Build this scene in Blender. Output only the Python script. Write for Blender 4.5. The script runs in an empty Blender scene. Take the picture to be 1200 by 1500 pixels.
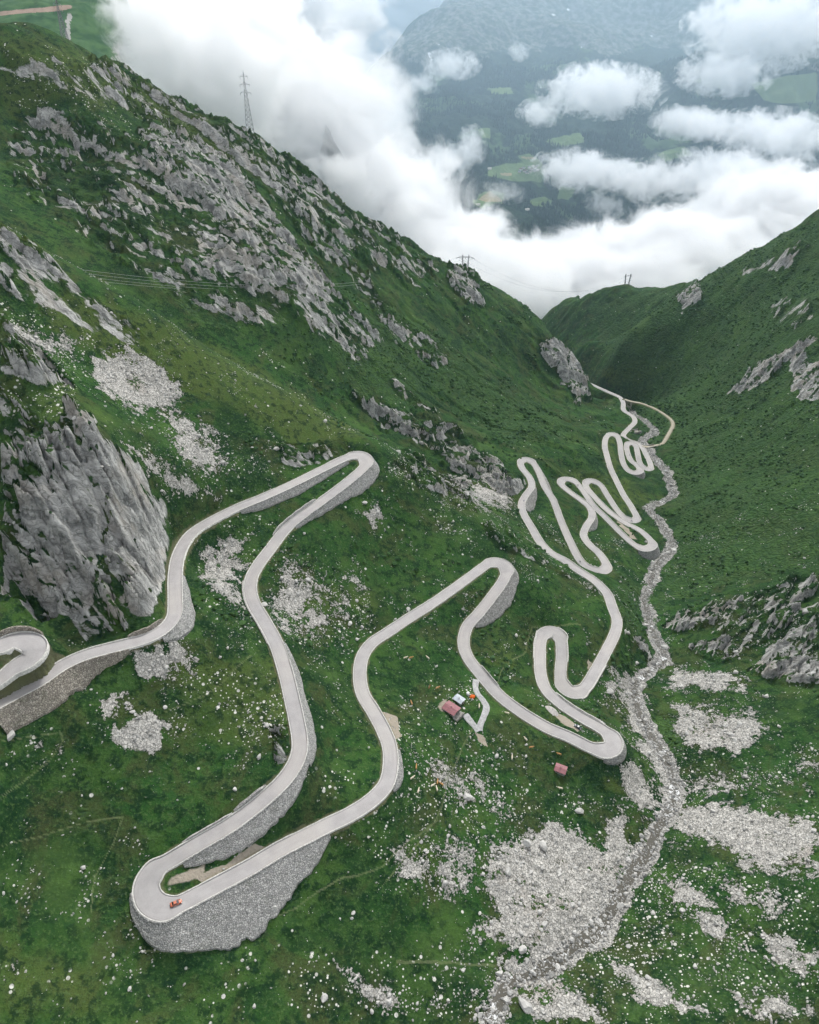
import bpy, math, random
import numpy as np
from mathutils import Vector
random.seed(7); rng = np.random.default_rng(11)
R = math.radians
QUICK = False
NOCLOUD = False
scn = bpy.context.scene
COL = scn.collection

# ------------------------------------------------------------ camera, world, sun, exposure
PITCH = 35.0
cd = bpy.data.cameras.new('camera'); cam = bpy.data.objects.new('camera', cd); COL.objects.link(cam)
cd.sensor_fit = 'VERTICAL'; cd.sensor_height = 36.0; cd.lens = 24.0
cd.clip_start = 1.0; cd.clip_end = 40000.0
cam.location = (0, 0, 0); cam.rotation_euler = (R(90 - PITCH), 0, 0)
scn.camera = cam
SUN_EL, SUN_AZ = 47.0, 14.0          # azimuth measured from +Y towards +X
w = bpy.data.worlds.new('World'); scn.world = w; w.use_nodes = True
nt = w.node_tree; nt.nodes.clear()
sky = nt.nodes.new('ShaderNodeTexSky'); sky.sky_type = 'NISHITA'; sky.sun_disc = False
sky.sun_elevation = R(SUN_EL); sky.sun_rotation = R(SUN_AZ); sky.altitude = 1500; sky.dust_density = 3.0
hs = nt.nodes.new('ShaderNodeHueSaturation'); hs.inputs['Saturation'].default_value = 0.12
bg = nt.nodes.new('ShaderNodeBackground'); bg.inputs['Strength'].default_value = 0.15
wo = nt.nodes.new('ShaderNodeOutputWorld')
nt.links.new(sky.outputs[0], hs.inputs['Color']); nt.links.new(hs.outputs[0], bg.inputs[0]); nt.links.new(bg.outputs[0], wo.inputs[0])
sd = bpy.data.lights.new('sun', 'SUN'); sd.energy = 1.5; sd.angle = R(10); sd.color = (1.0, 0.97, 0.92)
so = bpy.data.objects.new('sun', sd); COL.objects.link(so)
sv = Vector((math.sin(R(SUN_AZ)) * math.cos(R(SUN_EL)), math.cos(R(SUN_AZ)) * math.cos(R(SUN_EL)), math.sin(R(SUN_EL))))
so.rotation_euler = sv.to_track_quat('Z', 'Y').to_euler()
scn.view_settings.view_transform = 'Standard'; scn.view_settings.look = 'None'
scn.view_settings.exposure = 1.08; scn.view_settings.gamma = 1.0
cy = scn.cycles
cy.max_bounces = 12; cy.diffuse_bounces = 1; cy.glossy_bounces = 2; cy.transparent_max_bounces = 16
cy.volume_bounces = 12; cy.volume_step_rate = 0.35; cy.volume_max_steps = 256; cy.use_denoising = True; cy.use_adaptive_sampling = True; cy.adaptive_threshold = 0.03

# ------------------------------------------------------------ camera geometry used to read the survey points
SP, CP = math.sin(R(PITCH)), math.cos(R(PITCH))
def ray(u, v):
    a = (np.asarray(u, float) - 600) / 1000; b = (750 - np.asarray(v, float)) / 1000
    return np.stack([a, CP + b * SP, -SP + b * CP], -1)
def at_h(u, v, h):
    d = ray(u, v); return d * (np.asarray(h, float) / d[..., 2])[..., None]
def at_t(u, v, t):
    return ray(u, v) * np.asarray(t, float)[..., None]
def proj(x, y, z):
    dep = np.maximum(y * CP - z * SP, 1.0); up = y * SP + z * CP
    return 600 + 1000 * x / dep, 750 - 1000 * up / dep, dep

# ------------------------------------------------------------ noise
def _hash(ix, iy, seed):
    h = (ix.astype(np.int64) * 374761393 + iy.astype(np.int64) * 668265263 + seed * 2147001325) & 0xffffffff
    h = ((h ^ (h >> 13)) * 1274126177) & 0xffffffff
    h = ((h ^ (h >> 16)) * 2246822519) & 0xffffffff
    return ((h ^ (h >> 15)) & 0xffffff) / float(0xffffff)
def vnoise(x, y, seed=0):
    ix = np.floor(x); iy = np.floor(y); fx = x - ix; fy = y - iy
    fx = fx * fx * fx * (fx * (fx * 6 - 15) + 10); fy = fy * fy * fy * (fy * (fy * 6 - 15) + 10)
    ix = ix.astype(np.int64); iy = iy.astype(np.int64)
    a = _hash(ix, iy, seed); b = _hash(ix + 1, iy, seed); c = _hash(ix, iy + 1, seed); d = _hash(ix + 1, iy + 1, seed)
    return (a + (b - a) * fx) * (1 - fy) + (c + (d - c) * fx) * fy
def fbm(x, y, octv=4, seed=0, gain=0.5):
    s = np.zeros_like(x); a = 1.0; n = 0.0
    for o in range(octv):
        s += a * (vnoise(x, y, seed + o) * 2 - 1); n += a; a *= gain
        x, y = 1.6 * x + 1.2 * y + 3.1, -1.2 * x + 1.6 * y + 7.7
    return s / n
def worley(x, y, seed=0):
    """returns (random value of nearest cell, F2-F1)"""
    ix = np.floor(x); iy = np.floor(y); f1 = np.full(x.shape, 9.0); f2 = np.full(x.shape, 9.0); val = np.zeros(x.shape)
    for dx in (-1, 0, 1):
        for dy in (-1, 0, 1):
            cx = (ix + dx).astype(np.int64); cyy = (iy + dy).astype(np.int64)
            px = cx + _hash(cx, cyy, seed); py = cyy + _hash(cx, cyy, seed + 31)
            d = np.hypot(px - x, py - y); v = _hash(cx, cyy, seed + 77)
            new = d < f1
            f2 = np.where(new, f1, np.minimum(f2, d)); val = np.where(new, v, val); f1 = np.where(new, d, f1)
    return val, f2 - f1
def sstep(a, b, x):
    t = np.clip((x - a) / (b - a), 0, 1); return t * t * (3 - 2 * t)

# ------------------------------------------------------------ object helpers
def tag(o, label=None, cat=None, group=None, kind=None):
    if label: o['label'] = label
    if cat: o['category'] = cat
    if group: o['group'] = group
    if kind: o['kind'] = kind
    return o
def empty(name, loc, rz=0.0, rot=None):
    o = bpy.data.objects.new(name, None); COL.objects.link(o); o.location = loc
    o.rotation_euler = rot if rot is not None else (0, 0, rz); o.empty_display_size = 0.5
    return o
def np_mesh(name, V, F, mat=None, smooth=True, parent=None, attrs=None, uv=None, fmat=None):
    V = np.asarray(V, np.float32); F = np.asarray(F, np.int32)
    me = bpy.data.meshes.new(name); k = F.shape[1]
    me.vertices.add(len(V)); me.vertices.foreach_set('co', V.ravel())
    me.loops.add(F.size); me.loops.foreach_set('vertex_index', F.ravel())
    me.polygons.add(len(F))
    me.polygons.foreach_set('loop_start', np.arange(0, F.size, k, dtype=np.int32))
    me.polygons.foreach_set('loop_total', np.full(len(F), k, np.int32))
    me.polygons.foreach_set('use_smooth', np.full(len(F), smooth, bool))
    for an, av in (attrs or {}).items():
        at = me.attributes.new(an, 'FLOAT_COLOR', 'POINT'); at.data.foreach_set('color', np.asarray(av, np.float32).ravel())
    if uv is not None:
        ul = me.uv_layers.new(name='UVMap'); ul.data.foreach_set('uv', np.asarray(uv, np.float32)[F.ravel()].ravel())
    me.update(calc_edges=True); me.validate()
    if mat:
        for m in (mat if isinstance(mat, (list, tuple)) else [mat]): me.materials.append(m)
    o = bpy.data.objects.new(name, me); COL.objects.link(o)
    if parent is not None: o.parent = parent
    return o
class MB:
    """collects boxes, tubes and polygons into one mesh"""
    def __init__(s): s.v = []; s.f = []; s.n = 0
    def add(s, V, F):
        s.v += [tuple(map(float, p)) for p in V]; s.f += [tuple(i + s.n for i in f) for f in F]; s.n += len(V); return s
    def box(s, x0, x1, y0, y1, z0, z1, taper=0.0):
        t = taper
        V = [(x0, y0, z0), (x1, y0, z0), (x1, y1, z0), (x0, y1, z0), (x0 + t, y0 + t, z1), (x1 - t, y0 + t, z1), (x1 - t, y1 - t, z1), (x0 + t, y1 - t, z1)]
        return s.add(V, [(3, 2, 1, 0), (4, 5, 6, 7), (0, 1, 5, 4), (1, 2, 6, 5), (2, 3, 7, 6), (3, 0, 4, 7)])
    def tube(s, pts, r, n=6, cap=True):
        pts = [Vector(p) for p in pts]; rs = r if isinstance(r, (list, tuple)) else [r] * len(pts); V = []; F = []
        for i, p in enumerate(pts):
            d = (pts[min(i + 1, len(pts) - 1)] - pts[max(i - 1, 0)]).normalized()
            a = d.orthogonal().normalized() if i == 0 else (a - d * a.dot(d)).normalized()
            b = d.cross(a)
            for k in range(n):
                t = 2 * math.pi * k / n; V.append(p + (a * math.cos(t) + b * math.sin(t)) * rs[i])
        for i in range(len(pts) - 1):
            for k in range(n):
                F.append((i * n + k, i * n + (k + 1) % n, (i + 1) * n + (k + 1) % n, (i + 1) * n + k))
        if cap: F.append(tuple(range(n - 1, -1, -1))); F.append(tuple((len(pts) - 1) * n + k for k in range(n)))
        return s.add(V, F)
    def prism(s, prof, x0, x1):
        """profile in (y,z) extruded along x"""
        n = len(prof); V = [(x0, y, z) for y, z in prof] + [(x1, y, z) for y, z in prof]
        return s.add(V, [tuple(range(n - 1, -1, -1)), tuple(range(n, 2 * n))] + [(i, (i + 1) % n, n + (i + 1) % n, n + i) for i in range(n)])
    def build(s, name, mat, parent=None, smooth=False, bevel=0.0):
        me = bpy.data.meshes.new(name); me.from_pydata(s.v, [], s.f); me.update()
        if smooth: me.polygons.foreach_set('use_smooth', [True] * len(me.polygons))
        if mat: me.materials.append(mat)
        o = bpy.data.objects.new(name, me); COL.objects.link(o)
        if parent is not None: o.parent = parent
        if bevel:
            b = o.modifiers.new('bevel', 'BEVEL'); b.width = bevel; b.segments = 2; b.limit_method = 'ANGLE'
        return o

# ------------------------------------------------------------ material helpers
class NT:
    def __init__(s, name):
        s.m = bpy.data.materials.new(name); s.m.use_nodes = True; s.t = s.m.node_tree; s.t.nodes.clear()
        s.out = s.t.nodes.new('ShaderNodeOutputMaterial')
    def n(s, typ, ins=None, **kw):
        nd = s.t.nodes.new(typ)
        for k, v in kw.items(): setattr(nd, k, v)
        for k, v in (ins or {}).items(): s.set(nd.inputs[k], v)
        return nd
    def set(s, sock, v):
        if isinstance(v, bpy.types.NodeSocket): s.t.links.new(v, sock)
        elif isinstance(v, bpy.types.Node): s.t.links.new(v.outputs[0], sock)
        else: sock.default_value = v
    def math(s, op, a, b=0.0, c=0.0, clamp=False):
        nd = s.t.nodes.new('ShaderNodeMath'); nd.operation = op; nd.use_clamp = clamp
        s.set(nd.inputs[0], a); s.set(nd.inputs[1], b); s.set(nd.inputs[2], c); return nd.outputs[0]
    def mix(s, f, a, b, mode='MIX'):
        nd = s.t.nodes.new('ShaderNodeMix'); nd.data_type = 'RGBA'; nd.blend_type = mode; nd.clamp_factor = True
        s.set(nd.inputs[0], f); s.set(nd.inputs[6], col(a)); s.set(nd.inputs[7], col(b)); return nd.outputs[2]
    def ss(s, x, a, b):
        nd = s.t.nodes.new('ShaderNodeMapRange'); nd.interpolation_type = 'SMOOTHSTEP'
        s.set(nd.inputs[0], x); s.set(nd.inputs[1], a); s.set(nd.inputs[2], b); nd.inputs[3].default_value = 0; nd.inputs[4].default_value = 1
        return nd.outputs[0]
    def noise(s, co, scale, detail=4, rough=0.55, dist=0.0):
        nd = s.n('ShaderNodeTexNoise', {'Vector': co, 'Scale': scale, 'Detail': detail, 'Roughness': rough, 'Distortion': dist}); return nd.outputs[0]
    def vor(s, co, scale, feature='F1', rnd=1.0):
        nd = s.t.nodes.new('ShaderNodeTexVoronoi'); nd.feature = feature
        s.set(nd.inputs['Vector'], co); s.set(nd.inputs['Scale'], scale); s.set(nd.inputs['Randomness'], rnd); return nd
    def bsdf(s, colr, rough=0.9, normal=None, spec=0.3, **kw):
        nd = s.n('ShaderNodeBsdfPrincipled', {'Base Color': col(colr), 'Roughness': rough, 'Specular IOR Level': spec})
        for k, v in kw.items(): s.set(nd.inputs[k], v)
        if normal is not None: s.set(nd.inputs['Normal'], normal)
        s.t.links.new(nd.outputs[0], s.out.inputs[0]); return nd
    def bump(s, h, dist=0.3, strength=1.0, normal=None):
        nd = s.n('ShaderNodeBump', {'Height': h, 'Distance': dist, 'Strength': strength})
        if normal is not None: s.set(nd.inputs['Normal'], normal)
        return nd.outputs[0]
def col(c):
    return (c[0], c[1], c[2], 1.0) if isinstance(c, tuple) and len(c) == 3 else c
def simple(name, c, rough=0.7, spec=0.3, var=0.15, scale=3.0, metal=0.0, bump=0.0):
    t = NT(name); co = t.n('ShaderNodeTexCoord').outputs['Object']
    n = t.noise(co, scale, 5)
    dark = tuple(x * (1 - var) for x in c); lite = tuple(min(1, x * (1 + var)) for x in c)
    nm = t.bump(n, bump) if bump else None
    t.bsdf(t.mix(t.ss(n, 0.3, 0.7), dark, lite), rough, nm, spec, **{'Metallic': metal}); return t.m
# ------------------------------------------------------------ survey: the roads and the stream
MAIN = """-150,985,-184 -90,968,-185.5 -40,955,-187 -15,950 0,947.5 15,940 32,938 45,941 52,950,-190.5 44,965 22,977 0,995 -25,1010 -55,1026 -80,1045,-195.5 -78,1062 -50,1056 -25,1043
0,1029,-199 32,1012 60,997 92,975 125,960 160,950 200,940 225,931 245,917 256,900,-209 257,877 257,840 263,810 280,783 310,763 350,743 387,728 433,707 473,687 507,671 527,667,-219
537,677 528,690 500,713 473,733 440,757 417,777 397,803 377,830 367,853,-229 370,880 387,910 402,937 411,960 420,990 427,1020 434,1052 439,1080 439,1100,-239 432,1120 417,1142 397,1162 367,1187
335,1210 292,1235 255,1257 227,1275 214,1297,-247.5 220,1320 240,1331 262,1325 292,1310 330,1290 367,1270 405,1247 442,1228 478,1210 515,1192 545,1172 565,1150 572,1125,-257.5 571,1095 562,1070 547,1042
532,1017 527,990,-263 531,962 545,942 570,925 600,905 632,885 665,862 695,840 715,826 730,824,-273 742,833 738,849 720,875 700,900 685,917 679,940,-280 685,962 702,985 730,1017 762,1042 800,1065
835,1080 865,1095 885,1100,-291 898,1094 897,1081 880,1067 850,1050 820,1030 800,1010 792,987 791,960 792,940 798,928 810,925,-300 820,934 823,960 821,990 827,1007 842,1015,-305 857,1007 870,987 885,960
900,930 904,910,-312 897,890 889,869 870,850 848,836 827,821 807,810 792,795 779,773 768,754 764,739,-323 770,726 779,713 776,700 765,686 763,677 770,673,-329 780,677 789,691 798,713 811,734 822,763
835,793 850,821 866,833 881,837,-341 889,829 879,812 863,797 855,784 859,771,-345 867,758 865,745 853,734 835,721 822,709 826,702,-350 840,704 853,717 868,739 887,758 909,780 928,797 944,804,-357 956,799
951,789 936,776 916,766 892,749 870,727 858,711 864,704,-364 879,710 890,726 901,743 911,755 920,761 928,763,-369 933,758 924,741 913,724 902,702 894,685 889,667 886,653 888,641 895,636,-380 903,638 908,648
910,665 913,678 920,689 931,693,-385 938,689 933,682 924,674 919,662 918,653 923,649,-390 931,652 934,663 937,677 944,686 952,687,-395 953,680 946,665 941,656 933,649 921,645 913,638,-402 921,628 930,618
927,610 914,601 913,590,-412 908,582 895,576 873,566 850,556,-424 820,545,-440"""
BRANCH = "912,584,-412.5 925,588 940,591 960,599 980,612,-412 986,622 980,635 972,648,-403 963,652 948,654.5,-400 940,653,-398.5"
RIVER = """715,1500,-290 725,1480,-291 750,1445 785,1420 825,1405 860,1375,-299 900,1325 925,1285 945,1250 965,1210,-307 984,1170 984,1140 970,1100 950,1070,-317 935,1040 930,1005,-324 949,985 968,965,-334
972,950 960,935 949,913 945,885,-347 948,864 959,838 970,819,-361 985,802 980,784 965,763,-371 950,743 970,734 987,724 980,702,-386 970,682 958,668 951,657,-400 940,646 950,638 960,632,-407 953,623 943,615
930,607,-419 915,597,-428 890,580,-440"""
def survey(txt):
    P = []; H = []
    for tok in txt.split():
        q = [float(x) for x in tok.split(',')]; P.append(q[:2]); H.append(q[2] if len(q) > 2 else None)
    P = np.array(P); idx = [i for i, h in enumerate(H) if h is not None]; hh = np.array([H[i] for i in idx])
    h = np.interp(np.arange(len(P)), idx, hh)
    for _ in range(5):
        W = at_h(P[:, 0], P[:, 1], h); L = np.r_[0, np.cumsum(np.hypot(*np.diff(W[:, :2], axis=0).T))]
        h = np.interp(L, L[idx], hh)
    return at_h(P[:, 0], P[:, 1], h)
def resample(W, step):
    """Catmull-Rom through W, then even spacing"""
    P = np.vstack([2 * W[0] - W[1], W, 2 * W[-1] - W[-2]]); out = []
    for i in range(1, len(P) - 2):
        p0, p1, p2, p3 = P[i - 1:i + 3]; n = max(2, int(np.linalg.norm(p2 - p1) / step * 3)); t = np.linspace(0, 1, n, endpoint=False)[:, None]
        out.append(0.5 * ((2 * p1) + (-p0 + p2) * t + (2 * p0 - 5 * p1 + 4 * p2 - p3) * t ** 2 + (-p0 + 3 * p1 - 3 * p2 + p3) * t ** 3))
    Q = np.vstack(out + [P[-2][None]]); L = np.r_[0, np.cumsum(np.hypot(*np.diff(Q[:, :2], axis=0).T))]
    s = np.arange(0, L[-1], step); return np.stack([np.interp(s, L, Q[:, k]) for k in range(3)], 1)
def smooth1(a, n):
    k = np.hanning(n + 2)[1:-1]; k /= k.sum(); return np.convolve(np.pad(a, (n // 2, n // 2), 'edge'), k, 'valid')[:len(a)]
def frame(P):
    T = np.gradient(P[:, :2], axis=0); T /= np.maximum(np.linalg.norm(T, axis=1), 1e-6)[:, None]
    return T, np.stack([T[:, 1], -T[:, 0]], 1)          # tangent, right-hand normal
class Way:
    def __init__(s, txt, step, w0, wide):
        s.W = survey(txt); s.P = resample(s.W, step)
        for k in range(3): s.P[:, k] = smooth1(s.P[:, k], 5 if k < 2 else 15)
        T, s.N = frame(s.P); s.T = T
        dT = np.linalg.norm(np.gradient(T, axis=0), axis=1) / step
        s.w = w0 + wide * sstep(.045, .11, smooth1(dT, 17))
        s.px = np.stack(proj(s.P[:, 0], s.P[:, 1], s.P[:, 2])[:2], 1)
    def near(s, u, v, lo=0, hi=None):
        d = np.hypot(s.px[lo:hi, 0] - u, s.px[lo:hi, 1] - v); return lo + int(np.argmin(d))
road = Way(MAIN, 1.0, 5.9, 2.6)
road.w = road.w * (1 - .16 * sstep(400, 480, road.P[:, 1]))
track = Way(BRANCH, 1.0, 4.2, 0.6)
river = Way(RIVER, 1.0, 6.0, 0.0)
river.P[:, :2] += river.N * (2.2 * fbm(np.arange(len(river.P)) / 16., np.zeros(len(river.P)) + 2, 3, 8))[:, None]
river.w = 3.6 + 3.4 * fbm(river.P[:, 0] / 9, river.P[:, 1] / 9, 3, 5)

# retaining slopes of cobbled stone below the road: from, to, side (+1 right of travel), runs in metres, steepness, label
WALLS = [
 ((214, 1302), (478, 1210), 1, [.4, 2.5, 6, 10, 12.5, 13, 13, 12, 10.5, 9, 7, 4, 0.8], 0.85, 'huge cobbled stone embankment fanning out below the hairpin with the orange car'),
 ((437, 1108), (262, 1253), -1, [0.8, 2.0, 3.6, 4.6, 4.8, 4.6, 4.0, 2.6, 1.0], 0.95, 'grey cobbled embankment between the two legs of the nearest hairpin'),
 ((522, 667), (425, 768), -1, [0.6, 3, 4.2, 3.6, 2.6, 2, 1.6, 1.0, 0.5], 1.7, 'curved stone retaining wall round the outside of the upper left hairpin tip'),
 ((345, 745), (505, 672), 1, [0.5, 1.5, 1.9, 2.0, 1.9, 1.6, 1.2, 0.6], 1.7, 'long thin stone retaining wall under the road climbing to the upper left hairpin'),
 ((257, 845), (228, 930), 1, [0.6, 1.8, 2.6, 3.4, 3.8, 2.8, 0.6], 1.6, 'stone retaining wall bulging below the corner under the grey crag'),
 ((-20, 1040), (185, 944), 1, [3.8, 4, 4.2, 4.2, 3.6, 4.4, 3.4, 2.4, 1.6, .5], 2.0, 'tall stone wall holding the road at the left edge'),
 ((733, 825), (688, 913), -1, [0.5, 3.2, 4.8, 5.4, 5.0, 4.2, 2.8, .6], 1.55, 'pale cobbled wall fanning out below the middle hairpin above the cabins'),
 ((880, 1100), (893, 1077), 1, [0.4, 1.2, 1.8, 1.8, 1.2, 0.4], 1.8, 'low curved wall outside the hairpin next to the stream'),
 ((779, 712), (765, 745), 1, [0.8, 4, 6, 6, 4.5, 1], 1.4, 'triangular pale wall under the S-bend of the far switchbacks'),
 ((786, 685), (811, 735), -1, [0.8, 4, 5.5, 5, 4, 1], 1.4, 'leaning pale wall beside the tallest far hairpin'),
 ((405, 945), (439, 1112), -1, [0.8, 1.8, 2.4, 2.4, 2.2, 3, 3, 2.6, 1.5], 1.6, 'narrow stone wall along the outer edge of the long straight above the nearest hairpin'),
 ((938, 802), (953, 792), 1, [0.8, 3, 4, 3, 0.8], 2.0, 'high stone wall carrying the far hairpin closest to the stream'),
 ((926, 692), (936, 686), 1, [0.6, 2.5, 3, 2, 0.6], 2.0, 'stone wall under the stacked hairpin near the bridge'),
 ((865, 750), (857, 774), 1, [0.6, 2.5, 3.5, 2.5, 0.6], 1.6, 'small wall under the inner bend of the far switchbacks'),
 ((560, 1150), (574, 1098), 1, [0.6, 1.6, 2.0, 1.8, 1.2, 0.6], 1.3, 'rough low wall outside the bend left of the cabins')]
wall_geo = []
_lo = 0
for (p0, p1, side, runs, slope, lab) in WALLS:
    i0 = road.near(*p0); i1 = road.near(*p1)
    if i1 < i0: i0, i1 = i1, i0; runs = runs[::-1]
    ii = np.arange(i0, i1 + 1); rr = np.interp(np.linspace(0, 1, len(ii)), np.linspace(0, 1, len(runs)), runs)
    rr = rr * (1 + 0.12 * fbm(ii / 7.0, ii * 0.0 + 3.3, 3, 3) + .10 * fbm(ii / 1.6, ii * 0.0 + 9.3, 2, 4))
    wall_geo.append((ii, side, rr, slope, lab))

# ------------------------------------------------------------ base relief: thin-plate surface through surveyed points
HP = """0,1500,-236 100,1450,-246 100,1300,-240 200,1450,-257 400,1500,-268 600,1500,-283 1000,1500,-276 1200,1500,-262 1200,1400,-266 1050,1400,-283 900,1450,-290
210,1352,-252 240,1382,-257.5 300,1388,-259.5 360,1367,-261 400,1335,-262 440,1305,-262 465,1270,-260 474,1242,-257 0,1250,-222 100,1180,-229 0,1130,-212 200,1200,-240 300,1120,-240 300,1000,-226 200,1050,-222 120,1060,-214 350,1050,-237
330,1285,-253 370,1255,-254 700,1400,-290 600,1400,-278 500,1400,-270 600,1300,-272 700,1300,-286 800,1300,-296 700,1200,-284 800,1200,-296 900,1200,-304 850,1150,-298 480,1300,-263
1200,1300,-270 1050,1300,-288 1200,1200,-281 1060,1200,-296 1200,1100,-286 1080,1100,-301 1010,1100,-309 1200,1000,-293 1050,1000,-312 985,1000,-321 1200,950,-296 1050,930,-318 1200,850,-303 1050,880,-330
1200,750,-300 1080,750,-332 1000,800,-357 1200,600,-290 1050,650,-365 1100,550,-340 1000,580,-403 1200,450,-265 1100,470,-330 1000,500,-395 900,520,-440 1020,720,-368 1120,650,-335
660,1040,-277 820,1127,-294 690,1060,-281 760,970,-291 830,880,-300 760,880,-285 800,880,-291 860,900,-306 620,950,-270 640,1000,-274 570,1000,-266 480,1000,-249 480,1100,-251 350,900,-224 320,850,-216 300,900,-214 450,850,-239 550,850,-256 600,800,-258 650,780,-262 470,780,-232 520,740,-232 600,740,-245
130,950,-207 90,935,-203 60,915,-195 80,630,-140 100,800,-176 200,850,-191 170,780,-178 230,780,-193 150,650,-147 200,600,-163 270,700,-189 400,650,-203 500,640,-213 200,560,-158 0,520,-120 0,650,-147 0,850,-182 0,900,-186 0,750,-165
0,330,-85 100,390,-108 200,440,-130 300,510,-163 400,570,-187 540,650,-214 620,700,-245 700,757,-264 300,600,-180 100,520,-135 800,700,-340 830,660,-352 740,700,-322 850,740,-349 800,760,-333 830,860,-303
900,840,-336 920,880,-335 925,950,-326 900,1000,-312 870,1040,-303 930,820,-352 920,730,-375 945,720,-382 870,690,-363 905,610,-405 900,700,-377 960,610,-413 965,640,-405 930,635,-403 975,590,-412
-250,1500,-200 -250,1000,-150 1500,1500,-215 1500,1000,-225"""
TP = """0,240,560 100,380,500 300,480,540 50,170,620 250,230,640 350,280,680 450,430,620 300,350,590 550,500,680 430,480,590 600,600,640 700,650,640 100,430,470 300,522,520 500,622,560 650,692,580 500,560,600
600,450,800 500,400,730 700,520,840 750,580,790 800,600,830 850,640,765 680,600,720 180,320,560 150,120,660 60,90,620 650,650,610 200,170,670 400,340,680 -300,500,280 -300,100,500 1500,600,560 1500,300,850 820,560,930"""
CREST = """-120,-40,640 0,30,640 50,38,665 100,62,690 150,90,705 200,118,720 250,146,735 300,171,745 365,196,760 430,250,800 500,300,860 560,341,900 600,362,930 640,383,980 670,397,1010 700,411,1040 735,432,1060 765,456,1080 790,479,1080 815,505,1040 838,528,1000 853,550,975 860,575,950 875,596,905
1320,230,960 1200,311,1002 1150,345,1060 1110,370,1140 1070,403,1246 1030,412,1330 960,423,1449 920,423,1500 880,428,1516 840,440,1600"""
C = []
for tok in HP.split(): u, v, h = map(float, tok.split(',')); C.append(at_h(u, v, h))
for tok in TP.split(): u, v, t = map(float, tok.split(',')); C.append(at_t(u, v, t))
for tok in CREST.split():
    u, v, t = map(float, tok.split(',')); p = at_t(u, v, t); C.append(p)
    d = ray(u, v); d = d[:2] / np.linalg.norm(d[:2])
    for k, (dd, drop) in enumerate(((0.07, 0.5), (0.22, 0.75))):
        q = p.copy(); q[:2] += d * t * dd; q[2] -= t * dd * drop; C.append(q)
for u, v, t in ((812, 452, 1660), (825, 448, 1640), (850, 438, 1600)):
    p = at_t(u, v, t); C.append(p); d = ray(u, v); d = d[:2] / np.linalg.norm(d[:2]); q = p.copy(); q[:2] += d * 60; q[2] -= 45; C.append(q)
for q in ((0, 40, -285), (-100, 20, -236), (150, 30, -238), (40, -100, -272), (-280, 0, -165), (300, 0, -180), (500, 300, -150), (700, 700, -120), (900, 1000, -60), (-400, 400, -20), (-600, 700, 40),
          (900, 1500, -420), (1100, 1200, -60), (500, 2100, -850), (1000, 2100, -850), (0, 1800, -800), (-400, 1500, -420), (-700, 1100, -60), (200, 2300, -950), (1200, 1700, -500), (-500, 2000, -700), (340, 1700, -640), (260, 1500, -640), (180, 1350, -600), (420, 1300, -520), (330, 1250, -490), (420, 1600, -640), (250, 1900, -820)):
    C.append(np.array(q, float))
C = np.vstack([np.array(C), road.P[::14], river.P[::16], track.P[::14][1:]])
keep = []
for i in range(len(C)):
    if all(np.hypot(*(C[j][:2] - C[i][:2])) > 3.0 for j in keep): keep.append(i)
C = C[keep]; SC = 400.0
def tps_fit(C, SC, lam=2e-4):
    X = C[:, :2] / SC; n = len(X)
    r2 = ((X[:, None] - X[None]) ** 2).sum(-1); K = 0.5 * r2 * np.log(r2 + 1e-12) + lam * np.eye(n)
    Pm = np.c_[np.ones(n), X]; A = np.zeros((n + 3, n + 3)); A[:n, :n] = K; A[:n, n:] = Pm; A[n:, :n] = Pm.T
    return X, np.linalg.solve(A, np.r_[C[:, 2], 0, 0, 0]), SC
def tps_eval(m, x, y):
    X, wt, SC = m; q = np.stack([x, y], -1).reshape(-1, 2) / SC; out = np.empty(len(q)); n = len(X)
    for i in range(0, len(q), 20000):
        b = q[i:i + 20000]; r2 = (b[:, :1] - X[:, 0]) ** 2 + (b[:, 1:] - X[:, 1]) ** 2
        out[i:i + 20000] = (0.5 * r2 * np.log(r2 + 1e-12)) @ wt[:n] + wt[n] + b @ wt[n + 1:]
    return out.reshape(np.shape(x))
class Grid:
    def __init__(s, x0, x1, y0, y1, st):
        s.x0, s.y0, s.st = x0, y0, st; s.nx = int((x1 - x0) / st) + 1; s.ny = int((y1 - y0) / st) + 1
        s.X, s.Y = np.meshgrid(x0 + np.arange(s.nx) * st, y0 + np.arange(s.ny) * st, indexing='ij')
    def cubic(s, A, x, y):
        gx = np.clip((x - s.x0) / s.st, 1, s.nx - 2.001); gy = np.clip((y - s.y0) / s.st, 1, s.ny - 2.001)
        i = gx.astype(int); j = gy.astype(int); fx = gx - i; fy = gy - j; out = 0
        def wts(f): return (-.5 * f + f * f - .5 * f ** 3, 1 - 2.5 * f * f + 1.5 * f ** 3, .5 * f + 2 * f * f - 1.5 * f ** 3, -.5 * f * f + .5 * f ** 3)
        wx = wts(fx); wy = wts(fy)
        for a in range(4):
            r = 0
            for b in range(4): r = r + wy[b] * A[np.clip(i + a - 1, 0, s.nx - 1), np.clip(j + b - 1, 0, s.ny - 1)]
            out = out + wx[a] * r
        return out
    def lin(s, A, x, y, outside=0.0):
        gx = (x - s.x0) / s.st; gy = (y - s.y0) / s.st
        ok = (gx >= 0) & (gy >= 0) & (gx < s.nx - 1) & (gy < s.ny - 1)
        gx = np.clip(gx, 0, s.nx - 1.001); gy = np.clip(gy, 0, s.ny - 1.001); i = gx.astype(int); j = gy.astype(int); fx = gx - i; fy = gy - j
        r = (A[i, j] * (1 - fx) + A[i + 1, j] * fx) * (1 - fy) + (A[i, j + 1] * (1 - fx) + A[i + 1, j + 1] * fx) * fy
        return np.where(ok, r, outside)
TPS = tps_fit(C, SC)
BG = Grid(-1500, 2000, -400, 3200, 12.0)
BA = tps_eval(TPS, BG.X, BG.Y)
BN = Grid(-300, 480, 30, 1200, 5.0)
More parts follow.
